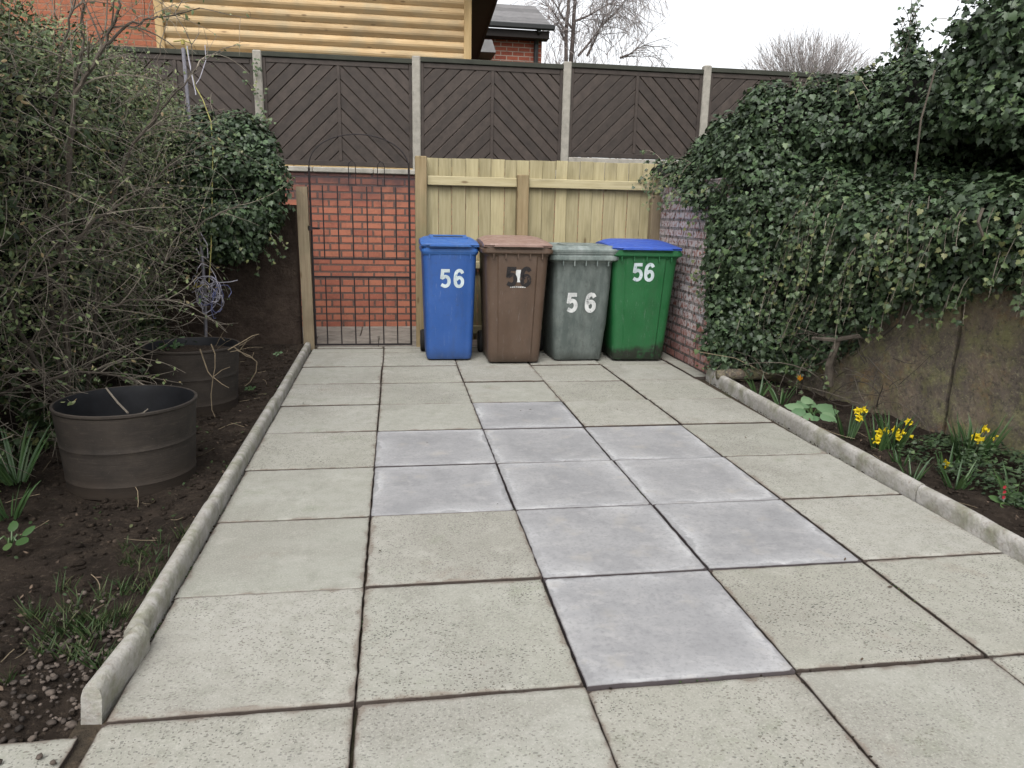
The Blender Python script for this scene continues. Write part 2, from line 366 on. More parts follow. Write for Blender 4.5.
class MB:
    def __init__(s): s.v = []; s.f = []
    def add(s, vs_, fs):
        b = len(s.v); s.v += [tuple(map(float, p)) for p in vs_]; s.f += [tuple(i+b for i in f) for f in fs]; return s
    def box(s, x0, x1, y0, y1, z0, z1, mtx=None, bev=0.0):
        if bev:
            b = bev; vs_ = []
            rings = [(z0, b), (z0+b, 0), (z1-b, 0), (z1, b)]
            L = []
            for z, i in rings:
                L.append([(x0+i, y0+b+i*0, z), (x0+b, y0+i, z), (x1-b, y0+i, z), (x1-i, y0+b, z), (x1-i, y1-b, z), (x1-b, y1-i, z), (x0+b, y1-i, z), (x0+i, y1-b, z)])
            return s.loft(L, mtx=mtx)
        vs_ = [(x0, y0, z0), (x1, y0, z0), (x1, y1, z0), (x0, y1, z0), (x0, y0, z1), (x1, y0, z1), (x1, y1, z1), (x0, y1, z1)]
        if mtx: vs_ = [mtx @ Vector(p) for p in vs_]
        return s.add(vs_, [(3, 2, 1, 0), (4, 5, 6, 7), (0, 1, 5, 4), (1, 2, 6, 5), (2, 3, 7, 6), (3, 0, 4, 7)])
    def loft(s, rings, cap0=True, cap1=True, mtx=None):
        n = len(rings[0]); vs_ = [p for r in rings for p in r]
        if mtx: vs_ = [mtx @ Vector(p) for p in vs_]
        fs = []
        for k in range(len(rings)-1):
            for i in range(n):
                j = (i+1) % n; fs.append((k*n+i, k*n+j, (k+1)*n+j, (k+1)*n+i))
        if cap0: fs.append(tuple(range(n-1, -1, -1)))
        if cap1: fs.append(tuple((len(rings)-1)*n+i for i in range(n)))
        return s.add(vs_, fs)
    def lathe(s, prof, n=32, c=(0, 0, 0), axis='z', cap0=True, cap1=True, wob=0):
        rings = []
        for (r, z) in prof:
            ring = []
            for i in range(n):
                a = 2*math.pi*i/n; rr = r*(1+wob*math.sin(2*a+.6))
                if axis == 'z': ring.append((c[0]+rr*math.cos(a), c[1]+rr*math.sin(a), c[2]+z))
                else: ring.append((c[0]+z, c[1]+rr*math.cos(a), c[2]+rr*math.sin(a)))
            rings.append(ring)
        return s.loft(rings, cap0, cap1)
    def tube(s, pts, r, n=5, cap=True):
        pts = [Vector(p) for p in pts]
        if isinstance(r, (int, float)): r = [r]*len(pts)
        rings = []; up = None
        for i, p in enumerate(pts):
            t = (pts[min(i+1, len(pts)-1)] - pts[max(i-1, 0)])
            if t.length < 1e-9: t = Vector((0, 0, 1))
            t.normalize()
            if up is None: up = t.orthogonal().normalized()
            else:
                up = up - t*up.dot(t)
                up = up.normalized() if up.length > 1e-6 else t.orthogonal().normalized()
            b = t.cross(up)
            rings.append([p + (up*math.cos(2*math.pi*k/n)+b*math.sin(2*math.pi*k/n))*r[i] for k in range(n)])
        return s.loft(rings, cap, cap)
    def prism(s, poly, f0, f1):
        """poly: 2D points; f0/f1 map a 2D point to its back/front position"""
        n = len(poly); vs_ = [f0(p) for p in poly]+[f1(p) for p in poly]
        fs = [tuple(range(n-1, -1, -1)), tuple(range(n, 2*n))]+[(i, (i+1) % n, n+(i+1) % n, n+i) for i in range(n)]
        return s.add(vs_, fs)
    def build(s, name, mat, parent=None, local=False, smooth=False, origin=None):
        me = bpy.data.meshes.new(name)
        off = Vector((0, 0, 0))
        if not local:
            if parent is not None: off = wloc(parent)
            if origin is not None: off = off + (Vector(origin)-off)
        vs_ = [(p[0]-off.x, p[1]-off.y, p[2]-off.z) for p in s.v]
        me.from_pydata(vs_, [], s.f); me.update()
        import bmesh
        bm = bmesh.new(); bm.from_mesh(me); bmesh.ops.recalc_face_normals(bm, faces=bm.faces); bm.to_mesh(me); bm.free()
        if smooth:
            me.polygons.foreach_set('use_smooth', [True]*len(me.polygons))
            if smooth != 'all':
                me.set_sharp_from_angle(angle=R(28 if smooth is True else smooth))
        me.materials.append(mat)
        o = bpy.data.objects.new(name, me); COL.objects.link(o)
        if parent is not None:
            o.parent = parent
            if origin is not None and not local: o.location = Vector(origin)-wloc(parent)
        elif origin is not None: o.location = origin
        return o

def tag(o, label=None, cat=None, group=None, kind=None):
    if label: o['label'] = label
    if cat: o['category'] = cat
    if group: o['group'] = group
    if kind: o['kind'] = kind
    return o
def thing(name, label, cat, loc=(0, 0, 0), rz=0, group=None):
    o = bpy.data.objects.new(name, None); COL.objects.link(o); o.empty_display_size = .1
    o.location = loc; o.rotation_euler = (0, 0, rz)
    return tag(o, label, cat, group)
def struct(o): o['kind'] = 'structure'; return o

def fbm(p, sc=1.0, oct=3):
    v = 0; a = 1
    for k in range(oct):
        v += a*mnoise.noise(Vector(p)*sc); sc *= 2.03; a *= .5
    return v

# numpy mesh: many copies of a little template
def np_mesh(name, V, T, mat, parent=None, smooth=False):
    me = bpy.data.meshes.new(name)
    if parent is not None: V = V - np.array(wloc(parent))
    me.vertices.add(len(V)); me.vertices.foreach_set('co', V.astype(np.float32).ravel())
    k = T.shape[1]
    me.loops.add(T.size); me.loops.foreach_set('vertex_index', T.astype(np.int32).ravel())
    me.polygons.add(len(T)); me.polygons.foreach_set('loop_start', np.arange(0, T.size, k, dtype=np.int32))
    me.polygons.foreach_set('loop_total', np.full(len(T), k, dtype=np.int32))
    if smooth: me.polygons.foreach_set('use_smooth', np.ones(len(T), dtype=bool))
    me.update(calc_edges=True); me.validate()
    me.materials.append(mat)
    o = bpy.data.objects.new(name, me); COL.objects.link(o)
    if parent is not None: o.parent = parent
    return o

def fan(outline, c, fold=.25, curl=.2):
    pts = [c]+outline
    V = np.array([(x, y, -abs(x)*fold - curl*y*y) for x, y in pts]); n = len(outline)
    T = np.array([(0, 1+i, 1+(i+1) % n) for i in range(n)])
    return V, T
IVY = fan([(0, 0), (.22, -.14), (.52, .08), (.36, .30), (.40, .52), (.18, .62), (0, 1), (-.18, .62), (-.40, .52), (-.36, .30), (-.52, .08), (-.22, -.14)], (0, .3), .22, .15)
LANCE = fan([(0, 0), (.2, .25), (.24, .5), (.14, .8), (0, 1), (-.14, .8), (-.24, .5), (-.2, .25)], (0, .45), .35, .2)
BROAD = fan([(0, 0), (.3, .1), (.42, .4), (.25, .78), (0, 1), (-.25, .78), (-.42, .4), (-.3, .1)], (0, .45), .35, .6)
OVAL = fan([(0, 0), (.26, .2), (.34, .5), (.22, .82), (0, 1), (-.22, .82), (-.34, .5), (-.26, .2)], (0, .45), .15, .25)

def norm(a): return a/np.maximum(np.linalg.norm(a, axis=-1, keepdims=True), 1e-9)
def scatter(P, Nn, Tp, S, tmpl):
    V, T = tmpl; n = len(P)
    z = norm(Nn); y = norm(Tp - z*np.sum(Tp*z, 1, keepdims=True)); x = np.cross(y, z)
    W = P[:, None, :] + S[:, None, None]*(V[None, :, 0, None]*x[:, None, :]+V[None, :, 1, None]*y[:, None, :]+V[None, :, 2, None]*z[:, None, :])
    F = T[None]+(np.arange(n)*len(V))[:, None, None]
    return W.reshape(-1, 3), F.reshape(-1, 3)
def surf_sample(G, n, keep=None):
    """G: (nu,nv,3) grid -> points and normals spread evenly by area"""
    A, B, C, D = G[:-1, :-1].reshape(-1, 3), G[1:, :-1].reshape(-1, 3), G[1:, 1:].reshape(-1, 3), G[:-1, 1:].reshape(-1, 3)
    T0 = np.concatenate([A, A]); T1 = np.concatenate([B, C]); T2 = np.concatenate([C, D])
    cr = np.cross(T1-T0, T2-T0); ar = np.linalg.norm(cr, axis=1)
    i = rng.choice(len(ar), n, p=ar/ar.sum()); u = rng.random((n, 2)); f = u.sum(1) > 1; u[f] = 1-u[f]
    P = T0[i]+u[:, :1]*(T1[i]-T0[i])+u[:, 1:]*(T2[i]-T0[i])
    return P, norm(cr[i])
def grid_obj(name, G, mat, parent=None, smooth=True):
    nu, nv = G.shape[:2]; idx = np.arange(nu*nv).reshape(nu, nv)
    Q = np.stack([idx[:-1, :-1], idx[1:, :-1], idx[1:, 1:], idx[:-1, 1:]], -1).reshape(-1, 4)
    return np_mesh(name, G.reshape(-1, 3), Q, mat, parent, smooth)
def displace(G, amp, sc, seed=0):
    du = np.gradient(G, axis=0); dv = np.gradient(G, axis=1); N_ = norm(np.cross(du, dv))
    H = np.array([[fbm((p[0]+seed, p[1]-seed, p[2]+seed*.3), sc, 3) for p in row] for row in G])
    return G + N_*(H*amp)[..., None]
def leaves(name, G, n, size, tmpl, mat, parent, out=(-.04, .05), up=.45, jit=.55, droop=.8, clump=(4, -.15), sd=0, flip=1):
    P, Nn = surf_sample(G, n); Nn = Nn*flip
    h = np.array([fbm((p[0]+sd, p[1], p[2]), clump[0], 2) for p in P])
    k = h > clump[1]+rng.normal(0, .12, n)
    P, Nn, h = P[k], Nn[k], h[k]; n = len(P)
    P = P + Nn*(rng.uniform(out[0], out[1], n)+h*.035)[:, None]
    N2 = norm(Nn*.75 + np.array([0, 0, up]) + rng.normal(0, jit, (n, 3)))
    T2 = Nn*.35 + np.array([0, 0, -droop]) + rng.normal(0, .55, (n, 3))
    S = rng.uniform(size[0], size[1], n)*rng.choice([1.2, 1, .85, .55], n)
    V, T = scatter(P, N2, T2, S, tmpl)
    return np_mesh(name, V, T, mat, parent)

def poly_at(pts, x):
    xs = [p[0] for p in pts]; ys = [p[1] for p in pts]
    return float(np.interp(x, xs, ys))

def wander(p, d, L, n=7, bend=.25, sag=0.0, jit=.12):
    """a wandering branch polyline"""
    p = Vector(p); d = Vector(d).normalized(); out = [p.copy()]
    ax = Vector((random.gauss(0, 1), random.gauss(0, 1), random.gauss(0, 1)))*bend/n
    for i in range(n):
        d = (d + ax + Vector((random.gauss(0, jit), random.gauss(0, jit), random.gauss(0, jit)))*.5 - Vector((0, 0, sag/n))).normalized()
        p = p + d*(L/n); out.append(p.copy())
    return out
def taper(r, n, e=.25): return [r*(1-(1-e)*i/(n-1)) for i in range(n)]

# ================================================================== SETTING
g = MB(); g.add([(-300, -300, -.1), (300, -300, -.1), (300, 300, -.1), (-300, 300, -.1)], [(0, 1, 2, 3)])
struct(g.build('ground', M['turf']))

KL = lambda Y: -.608-.007*Y           # inner face of the left kerb
# ---- paving: a bed of sand and the slabs in it
PX, PY = .6082, .61
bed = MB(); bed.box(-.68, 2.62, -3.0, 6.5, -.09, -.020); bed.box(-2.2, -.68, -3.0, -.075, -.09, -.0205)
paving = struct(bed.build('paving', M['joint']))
GREY = {(1, 2), (1, 3), (2, 0), (2, 1), (2, 2), (2, 3), (2, 4), (3, 1), (3, 2), (3, 3)}
def slab(x0, x1, y0, y1, mat, label=None, dz=0, tilt=None, r=.006):
    """one slab: a tessellated top whose rim attribute holds the distance to the edge"""
    cx, cy = (x0+x1)/2, (y0+y1)/2; hx, hy = (x1-x0)/2, (y1-y0)/2
    tx, ty = tilt or (random.gauss(0, .0022), random.gauss(0, .0022))
    def ticks(h):
        inner = [k/9*1.0 for k in range(-8, 9)] if h > .2 else [0]
        return [-1, -1+.014/h]+[u for u in inner if abs(u) < 1-.03/h]+[1-.014/h, 1]
    us, vs2 = ticks(hx), ticks(hy)
    V = []; rim = []; F = []
    n = len(us); nv2 = len(vs2)
    for j, v in enumerate(vs2):
        for i, u in enumerate(us):
            x, y = u*hx, v*hy; d = min(hx-abs(x), hy-abs(y))
            z = dz + x*tx + y*ty - (r*.45 if d < 1e-6 else 0)
            j2 = random.choice([.0010, .0015, .0024])
            wx = random.uniform(-j2, j2) if d < 1e-6 else 0
            wy = random.uniform(-j2, j2) if d < 1e-6 else 0
            V.append((x+wx, y+wy, z)); rim.append(d)
    for j in range(nv2-1):
        for i in range(n-1): F.append((j*n+i, j*n+i+1, (j+1)*n+i+1, (j+1)*n+i))
    per = [i for i in range(n)]+[j*n+n-1 for j in range(1, nv2)]+[(nv2-1)*n+i for i in range(n-2, -1, -1)]+[j*n for j in range(nv2-2, 0, -1)]
    b = len(V)
    for k in per: V.append((V[k][0], V[k][1], -.042)); rim.append(0)
    m = len(per)
    for k in range(m): F.append((per[(k+1) % m], per[k], b+k, b+(k+1) % m))
    F.append(tuple(b+k for k in range(m-1, -1, -1)))
    me = bpy.data.meshes.new('paving_slab'); me.from_pydata(V, [], F); me.update()
    a = me.attributes.new('rim', 'FLOAT', 'POINT'); a.data.foreach_set('value', rim)
    me.materials.append(mat)
    o = bpy.data.objects.new('paving_slab', me); COL.objects.link(o); o.location = (cx, cy, 0); o.parent = paving
    if label: o['label'] = label
    return o
for r_ in range(-4, 9):
    for c_ in range(-1, 4):
        gp = random.choice([.0022, .0030, .0038])
        x0, x1 = c_*PX+gp, (c_+1)*PX-gp; y0, y1 = r_*PY+gp, (r_+1)*PY-gp
        if c_ == -1 and 0 <= r_: x0 = KL((r_+.5)*PY)+.008
        if r_ == 8: y1 = 5.09
        if c_ == 0 and r_ in (0,): y1 += .003
        x0 += random.gauss(0, .0016); x1 += random.gauss(0, .0016); y0 += random.gauss(0, .0014); y1 += random.gauss(0, .0014)
        isg = (c_+1, r_) in GREY
        slab(x0, x1, y0, y1, M['grey'] if isg else M['beige'], 'smooth pale grey paving slab' if isg else None,
             dz=random.gauss(.0015, .0016) + (-.0055 if r_ == -1 and c_ >= 1 else 0))
for (x0, x1) in ((-.60, -.01), (.0, .6), (.61, 1.21), (1.22, 1.82), (1.83, 2.42)):
    slab(x0, x1, 5.10, 5.185, M['beige'], dz=.002); 
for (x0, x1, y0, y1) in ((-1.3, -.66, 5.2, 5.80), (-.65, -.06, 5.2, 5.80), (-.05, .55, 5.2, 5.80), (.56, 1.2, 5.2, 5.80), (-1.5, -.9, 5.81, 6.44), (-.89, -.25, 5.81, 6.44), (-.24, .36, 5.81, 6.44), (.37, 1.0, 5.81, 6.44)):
    slab(x0, x1, y0, y1, M['shadedpath'])
slab(2.443, 2.572, 3.74, 4.4, M['beige'], dz=.004); slab(2.443, 2.572, 4.41, 5.1, M['beige'], dz=.002)
for k in range(3):
    slab(-.64-(k+1)*PX, -.64-k*PX-.01, -.64, -.032, M['beige'], dz=-.004)
    slab(-.64-(k+1)*PX, -.64-k*PX-.01, -1.26, -.65, M['beige'], dz=-.004)

# ---- flower beds
def bed_grid(xf0, xf1, Y0, Y1, zf, nu=110, nv=40, seed=0):
    G = np.zeros((nu, nv, 3))
    for i in range(nu):
        Y = Y0+(Y1-Y0)*i/(nu-1)
        for j in range(nv):
            x = xf0(Y)+(xf1(Y)-xf0(Y))*j/(nv-1)
            z = zf(x, Y)+.022*fbm((x+seed, Y, 0), 5, 3)+.010*fbm((x, Y+seed, 3), 22, 2)
            G[i, j] = (x, Y, z)
    return G
KR = lambda Y: 2.418+.032*(Y-.63)     # inner face of the right kerb
WR = lambda Y: 3.05-.17*(Y-2.84)      # face of the slab wall on the right
lbz = lambda x, Y: .014+.05*max(0, -x-1.3)-.055*max(0, 1-max(0, Y)/.16)
Gl = bed_grid(lambda Y: -2.2, lambda Y: KL(Y)-.035, .005, 5.3, lbz)
# turn the near edge down so the soil shows a cut face
Gl = np.concatenate([np.stack([Gl[0, :, 0], Gl[0, :, 1]-.02, np.full(Gl.shape[1], -.09)], -1)[None], Gl])
lb = struct(grid_obj('left_flower_bed', Gl, M['soil']))
rbz = lambda x, Y: .025+.06*max(0, x-2.75)
Gr = bed_grid(lambda Y: KR(Y)+.03, lambda Y: WR(Y)+.1, -1.5, 3.72, rbz, 110, 30, 9)
struct(grid_obj('right_flower_bed', Gr, M['soil']))

# ---- kerb stones
def kerb_stone(Y0, Y1, fx, side, h, label, yaw=0, roll=0, w=.052, dx=0, z0=-.06):
    """round-topped edging stone; side -1: bed lies on -X"""
    L = Y1-Y0; cx = fx((Y0+Y1)/2)+side*w/2+dx; cy = (Y0+Y1)/2
    n = 24; rings = []
    for i in range(n+1):
        y = -L/2+L*i/n; e = .004 if i in (0, n) else 0
        ring = []
        prof = [(-w/2, z0), (w/2, z0), (w/2, h*.62), (w*.42, h*.84), (w*.22, h*.97), (0, h), (-w*.22, h*.97), (-w*.42, h*.84), (-w/2, h*.62)]
        for (x, z) in prof:
            k = .0026*fbm((x*4+cy*3, y*1, z*4+cx), 9, 3)
            ring.append((x*(1-e*8)+k, y, (z if z < 0 else z*(1-e*4)+k)))
        rings.append(ring)
    m = MB(); m.loft(rings)
    o = m.build('kerb_stone', M['kerb'], local=True, smooth=60)
    o.location = (cx, cy, 0)
    sl = -.008 if side < 0 else .032
    o.rotation_euler = (0, roll, -math.atan(sl)+yaw)
    return tag(o, label, 'kerb stone', 'concrete edging along the flower beds')
kerb_stone(.030, .315, KL, -1, .090, 'short tilted concrete kerb stone at the open near end of the left bed', yaw=-.10, roll=.10, dx=.006)
kerb_stone(.322, 1.29, KL, -1, .072, 'long concrete kerb stone beside the big pot, next after the short tilted one')
kerb_stone(1.30, 3.05, KL, -1, .068, 'weathered kerb stone between the big pot and the pot holding dry stems')
kerb_stone(3.058, 5.08, KL, -1, .066, 'concrete kerb stone running up to the foot of the iron gate', yaw=.004)
kerb_stone(1.145, 3.70, KR, 1, .082, 'long right hand kerb stone starting at the old brick wall by the broad leaved plant')
kerb_stone(-1.0, 1.135, KR, 1, .082, 'right hand kerb stone nearest the viewer leaving the picture beside the daffodils')

# ================================================================== WALLS AND FENCES
def wall_box(name, x0, x1, y0, y1, z0, z1, mat, label, cat='wall', mtx=None):
    o = MB().box(x0, x1, y0, y1, z0, z1, mtx=mtx, bev=.006).build(name, mat, origin=None)
    return tag(o, label, cat)
FY = 6.523
bw = thing('brick_wall', 'red brick wall with pale coping seen through the iron gate', 'wall', (0, FY, -.1))
MB().box(-3.2, 5.5, FY, FY+.22, -.1, 1.60).build('brickwork', M['brick'], bw)
m = MB()
xx = -3.2
while xx < .30:
    x2 = min(xx+.62, .345); m.box(xx+.002, x2-.002, FY-.028, FY+.235, 1.602, 1.655, bev=.008); xx = x2
m.build('coping', M['coping'], bw)

zt = lambda X: 2.772+.0147*X
POSTX = [-2.80, -1.222, .353, 1.947, 3.510, 5.32]
plabels = ['concrete fence post hidden deep in the left hedge', 'concrete fence post with ivy leaves climbing its foot above the left hedge',
           'concrete fence post directly above the left end of the new timber fence', 'concrete fence post standing in front of the twin trunked birch',
           'pale concrete fence post rising out of the ivy on the right', 'concrete fence post hidden behind the right hand ivy']
for X, lb_ in zip(POSTX, plabels):
    t = MB(); zb = 1.655 if X < .3 else 1.60
    t.box(X-.043, X+.043, FY+.0, FY+.09, zb, zt(X)+(.02 if X > 3 else .005), bev=.010)
    tag(t.build('concrete_post', M['post'], origin=(X, FY+.045, zb)), lb_, 'fence post', 'concrete fence posts')

def clip_rect(poly, x0, x1, z0, z1):
    def cut(P, f, ins):
        out = []
        for i in range(len(P)):
            a, b = P[i], P[(i+1) % len(P)]; ia, ib = f(a), f(b)
            if ia >= 0: out.append(a)
            if ia*ib < 0:
                t = ia/(ia-ib); out.append((a[0]+(b[0]-a[0])*t, a[1]+(b[1]-a[1])*t))
        return out
    for f in (lambda p: p[0]-x0, lambda p: x1-p[0], lambda p: p[1]-z0, lambda p: z1-p[1]):
        poly = cut(poly, f, 0)
        if len(poly) < 3: return []
    return poly
def chevron_panel(xa, xb, zb, label):
    x0, x1 = xa+.043, xb-.043; xc = (x0+x1)/2
    z0, z1 = zb, zt(xc)-.012
    pr = thing('fence_panel', label, 'fence panel', (xc, FY+.05, zb), group='brown chevron fence panels')
    yb = FY+.055
    m = MB()
    pitch = .141
    for side in (-1, 1):
        a, b = (x0+.03, xc-.014) if side < 0 else (xc+.014, x1-.03)
        k0 = int((z0-z1-1)/pitch)-3
        for k in range(k0, 30):
            # slat: lines z = z1 - ... + side*-1*(x-xc)
            zl = z0+k*pitch+.03; sl = -side*0.98
            gap = .004
            q = [(a-.2, zl+sl*(a-.2-xc)), (b+.2, zl+sl*(b+.2-xc)), (b+.2, zl+pitch-gap+sl*(b+.2-xc)), (a-.2, zl+pitch-gap+sl*(a-.2-xc))]
            for s0, s1, d0, d1 in ((0, .035, .013, .019), (.035, .90, .019, .019), (.90, 1, .019, .009)):
                hgt = pitch-gap
                q = [(X_, zl+hgt*s_+sl*(X_-xc)) for X_, s_ in ((a-.2, s0), (b+.2, s0), (b+.2, s1), (a-.2, s1))]
                P = clip_rect(q, a, b, z0+.045, z1-.055)
                if len(P) < 3: continue
                def front(p, zl=zl, sl=sl):
                    u = ((p[1]-zl-sl*(p[0]-xc))/hgt-s0)/(s1-s0)
                    return (p[0], yb-(d0+(d1-d0)*u), p[1])
                m.prism(P, lambda p: (p[0], yb, p[1]), front)
    m.build('slats', M['brown'], pr)
    MB().box(x0+.03, x1-.03, yb+.001, yb+.012, z0+.03, z1-.03).build('backing', M['brown'], pr)
    f = MB()
    f.box(x0, x0+.034, yb-.028, yb+.016, z0, z1-.05, bev=.003); f.box(x1-.034, x1, yb-.028, yb+.016, z0, z1-.05, bev=.003)
    f.box(x0+.035, x1-.035, yb-.028, yb+.016, z0, z0+.05, bev=.003)
    f.box(x0+.035, x1-.035, yb-.027, yb+.016, z1-.10, z1-.052, bev=.003)
    f.build('frame', M['brown'], pr)
    MB().box(xc-.017, xc+.017, yb-.032, yb-.001, z0+.051, z1-.101, bev=.003).build('centre_batten', M['brown'], pr)
    MB().box(x0-.0, x1+.0, yb-.045, yb+.035, z1-.049, z1, bev=.005).build('capping_rail', M['browncap'], pr)
PL = ['brown chevron fence panel half buried in the left hedge below the log cabin', 'brown chevron fence panel directly above the iron gate',
      'brown chevron fence panel above the blue and brown bins, below the small tiled roof', 'brown chevron fence panel above a pale concrete board, behind the grey bin',
      'brown chevron fence panel mostly covered by the right hand ivy']
for k, zb in enumerate((1.672, 1.672, 1.70, 1.845, 1.85)):
    chevron_panel(POSTX[k], POSTX[k+1], zb, PL[k])
for k in (3, 4):
    tag(MB().box(POSTX[k]+.045, POSTX[k+1]-.045, FY+.02, FY+.08, 1.60, 1.838, bev=.006).build('gravel_board', M['post']),
        'pale concrete gravel board just above the timber fence' if k == 3 else 'concrete gravel board hidden behind the right hand ivy', 'gravel board')

# timber closeboard fence behind the bins
TY = 5.17
tf = thing('timber_fence', 'new pale timber closeboard fence behind the four bins', 'fence', (1.4, TY, 0))
m = MB(); xx = .40; i = 0
while xx < 2.60:
    w = .118+random.uniform(-.012, .012); x2 = min(xx+w, 2.62); dy = .012*(i % 2)
    zt_ = 1.70+random.uniform(-.004, .004)+.004*(xx-.4)
    m.box(xx+.0015, x2-.0015, TY+.062+dy, TY+.078+dy, .05, zt_, bev=.002); xx = x2-.006*0; i += 1
m.build('boards', M['pine'], tf)
for (za, zb2) in ((1.462, 1.542), (.725, .79), (.12, .19)):
    mm = MB(); mm.box(.405, 1.214, TY+.012, TY+.060, za, zb2, bev=.004); mm.build('rail', M['pinerail'], tf)
    mm = MB(); mm.box(1.324, 2.60, TY+.012, TY+.060, za, zb2, bev=.004); mm.build('rail', M['pinerail'], tf)
MB().box(.297, .400, TY-.03, TY+.07, -.05, 1.705, bev=.006).build('end_post', M['pinepost'], tf)
MB().box(1.217, 1.321, TY-.03, TY+.06, -.05, 1.572, bev=.006).build('middle_post', M['pinepost'], tf)
MB().box(2.49, 2.585, TY-.03, TY+.06, -.05, 1.42, bev=.006).build('end_post', M['gatepost'], tf)

# iron gate
GY_ = 5.18
gt = thing('iron_gate', 'slim black wrought iron garden gate in front of the brick wall', 'gate', (-.61, GY_, 0))
m = MB(); m.tube([(-.612, GY_, .015), (-.616, GY_, 1.58)], .0095, 8); m.build('hinge_stile', M['iron'], gt, smooth=True)
m = MB(); m.tube([(.250, GY_, .015), (.243, GY_, 1.60)], .0095, 8); m.build('latch_stile', M['iron'], gt, smooth=True)
for z in (.022, .640, .800):
    m = MB(); m.box(-.612, .250, GY_-.005, GY_+.005, z-.008, z+.008); m.build('cross_rail', M['iron'], gt)
for k in range(6):
    X = -.508+k*.1268
    m = MB(); m.tube([(X, GY_, .02), (X, GY_, .64)], .0062, 6); m.build('lower_bar', M['iron'], gt, smooth=True)
    m = MB(); m.tube([(X, GY_, .80), (X, GY_, 1.425), (X, GY_, 1.435)], [.0062, .0062, .002], 6); m.build('upper_bar', M['iron'], gt, smooth=True)
arch = []
for k in range(25):
    a = math.pi*k/24; arch.append((-.186-.430*math.cos(a), GY_, 1.58+.29*math.sin(a)**.9))
m = MB(); m.tube(arch, .0052, 6); m.build('arch', M['iron'], gt, smooth=True)
for X in (-.25, .0):
    m = MB(); pts = [(X+.03*math.cos(a), GY_, 1.60+.045*math.sin(a)) for a in np.linspace(0, math.pi, 9)]
    m.tube([(X+.03, GY_, 1.44)]+pts+[(X-.03, GY_, 1.44)], .0038, 5); m.tube([(X-.04, GY_, 1.443), (X+.04, GY_, 1.443)], .0038, 5); m.build('scroll', M['iron'], gt, smooth=True)
m = MB(); m.box(-.645, -.545, GY_-.03, GY_-.012, 1.055, 1.075); m.box(-.64, -.605, GY_-.045, GY_-.012, 1.045, 1.085); m.tube([(-.585, GY_-.02, 1.065), (-.56, GY_-.05, 1.07), (-.535, GY_-.05, 1.065)], .006, 6)
m.build('latch', M['iron'], gt)
m = MB(); m.box(-.64, -.60, GY_-.012, GY_+.012, .32, .35); m.build('hinge', M['iron'], gt)
m = MB()
m.loft([[(-.728+dx, 5.135, z), (-.634+dx, 5.135, z), (-.634+dx, 5.235, z), (-.728+dx, 5.235, z)] for z, dx in ((-.1, .012), (.4, .010), (.9, .004), (1.40, 0), (1.418, .0))])
tag(m.build('gate_post', M['gatepost'], origin=(-.68, 5.185, 0)), 'weathered square timber gate post at the left of the iron gate', 'gate post')

# dark walls on the left
def rough_wall(name, p0, p1, z0, z1, th, mat, label, nu=50, nv=30, amp=.014, sc=7, topamp=.02):
    """upright slab with an uneven face; face looks to the left of p0->p1"""
    p0 = Vector((*p0, 0)); p1 = Vector((*p1, 0)); d = (p1-p0).normalized(); nrm = Vector((-d.y, d.x, 0)); L = (p1-p0).length
    m = MB(); F = []; Bk = []
    for i in range(nu+1):
        for j in range(nv+1):
            q = p0+d*(L*i/nu); z = z0+(z1-z0+topamp*fbm((i*.2, 3, 1), 1, 2))*j/nv
            e = min(i, nu-i, nv-j)
            a = amp*fbm((q.x, q.y, z), sc, 4)-(.012 if e == 0 else 0)
            f = q+nrm*(a); F.append((f.x, f.y, z)); b = q-nrm*th; Bk.append((b.x, b.y, z))
    n = nv+1; N_ = len(F); fs = []
    for i in range(nu):
        for j in range(nv):
            a = i*n+j; fs += [(a, a+n, a+n+1, a+1), (N_+a+1, N_+a+n+1, N_+a+n, N_+a)]
    for i in range(nu):
        fs += [(i*n+nv, (i+1)*n+nv, N_+(i+1)*n+nv, N_+i*n+nv), (i*n, N_+i*n, N_+(i+1)*n, (i+1)*n)]
    for j in range(nv):
        fs += [(j, j+1, N_+j+1, N_+j), (nu*n+j+1, nu*n+j, N_+nu*n+j, N_+nu*n+j+1)]
    m.add(F+Bk, fs)
    return tag(m.build(name, mat, smooth=True), label, 'wall')
rough_wall('stone_wall', (-.755, 5.25), (-2.25, 5.25), -.1, 1.262, .16, M['darkstone'], 'dark rough stone wall beside the timber gate post under the ivy', topamp=.0)
rough_wall('stone_wall', (-2.12, 5.2), (-2.12, -1.5), -.1, 1.25, .16, M['darkstone'], 'dark boundary wall hidden behind the left hedge')
# right: slab wall of two big mossy slabs, and a third one out of frame
SY = 1.955
def wr(Y): return (WR(Y), Y)
rough_wall('mossy_slab', wr(SY+.012), wr(3.68), -.1, 1.30, .14, M['moss'], 'darker mossy stone slab standing left of the crack under the ivy', amp=.02)
rough_wall('mossy_slab', wr(.15), wr(SY-.012), -.1, 1.28, .14, M['moss'], 'big greenish mossy stone slab standing right of the crack behind the daffodils', amp=.02)
rough_wall('mossy_slab', wr(-1.6), wr(.13), -.1, 1.28, .14, M['moss'], 'mossy stone slab just outside the picture on the right', amp=.02)

pb = MB().box(2.58, 2.80, 3.70, 5.24, -.1, 1.53, bev=.008)
tag(pb.build('painted_brick_wall', M['paintbrick']), 'old brick wall with flaking white paint beside the green bin', 'wall')

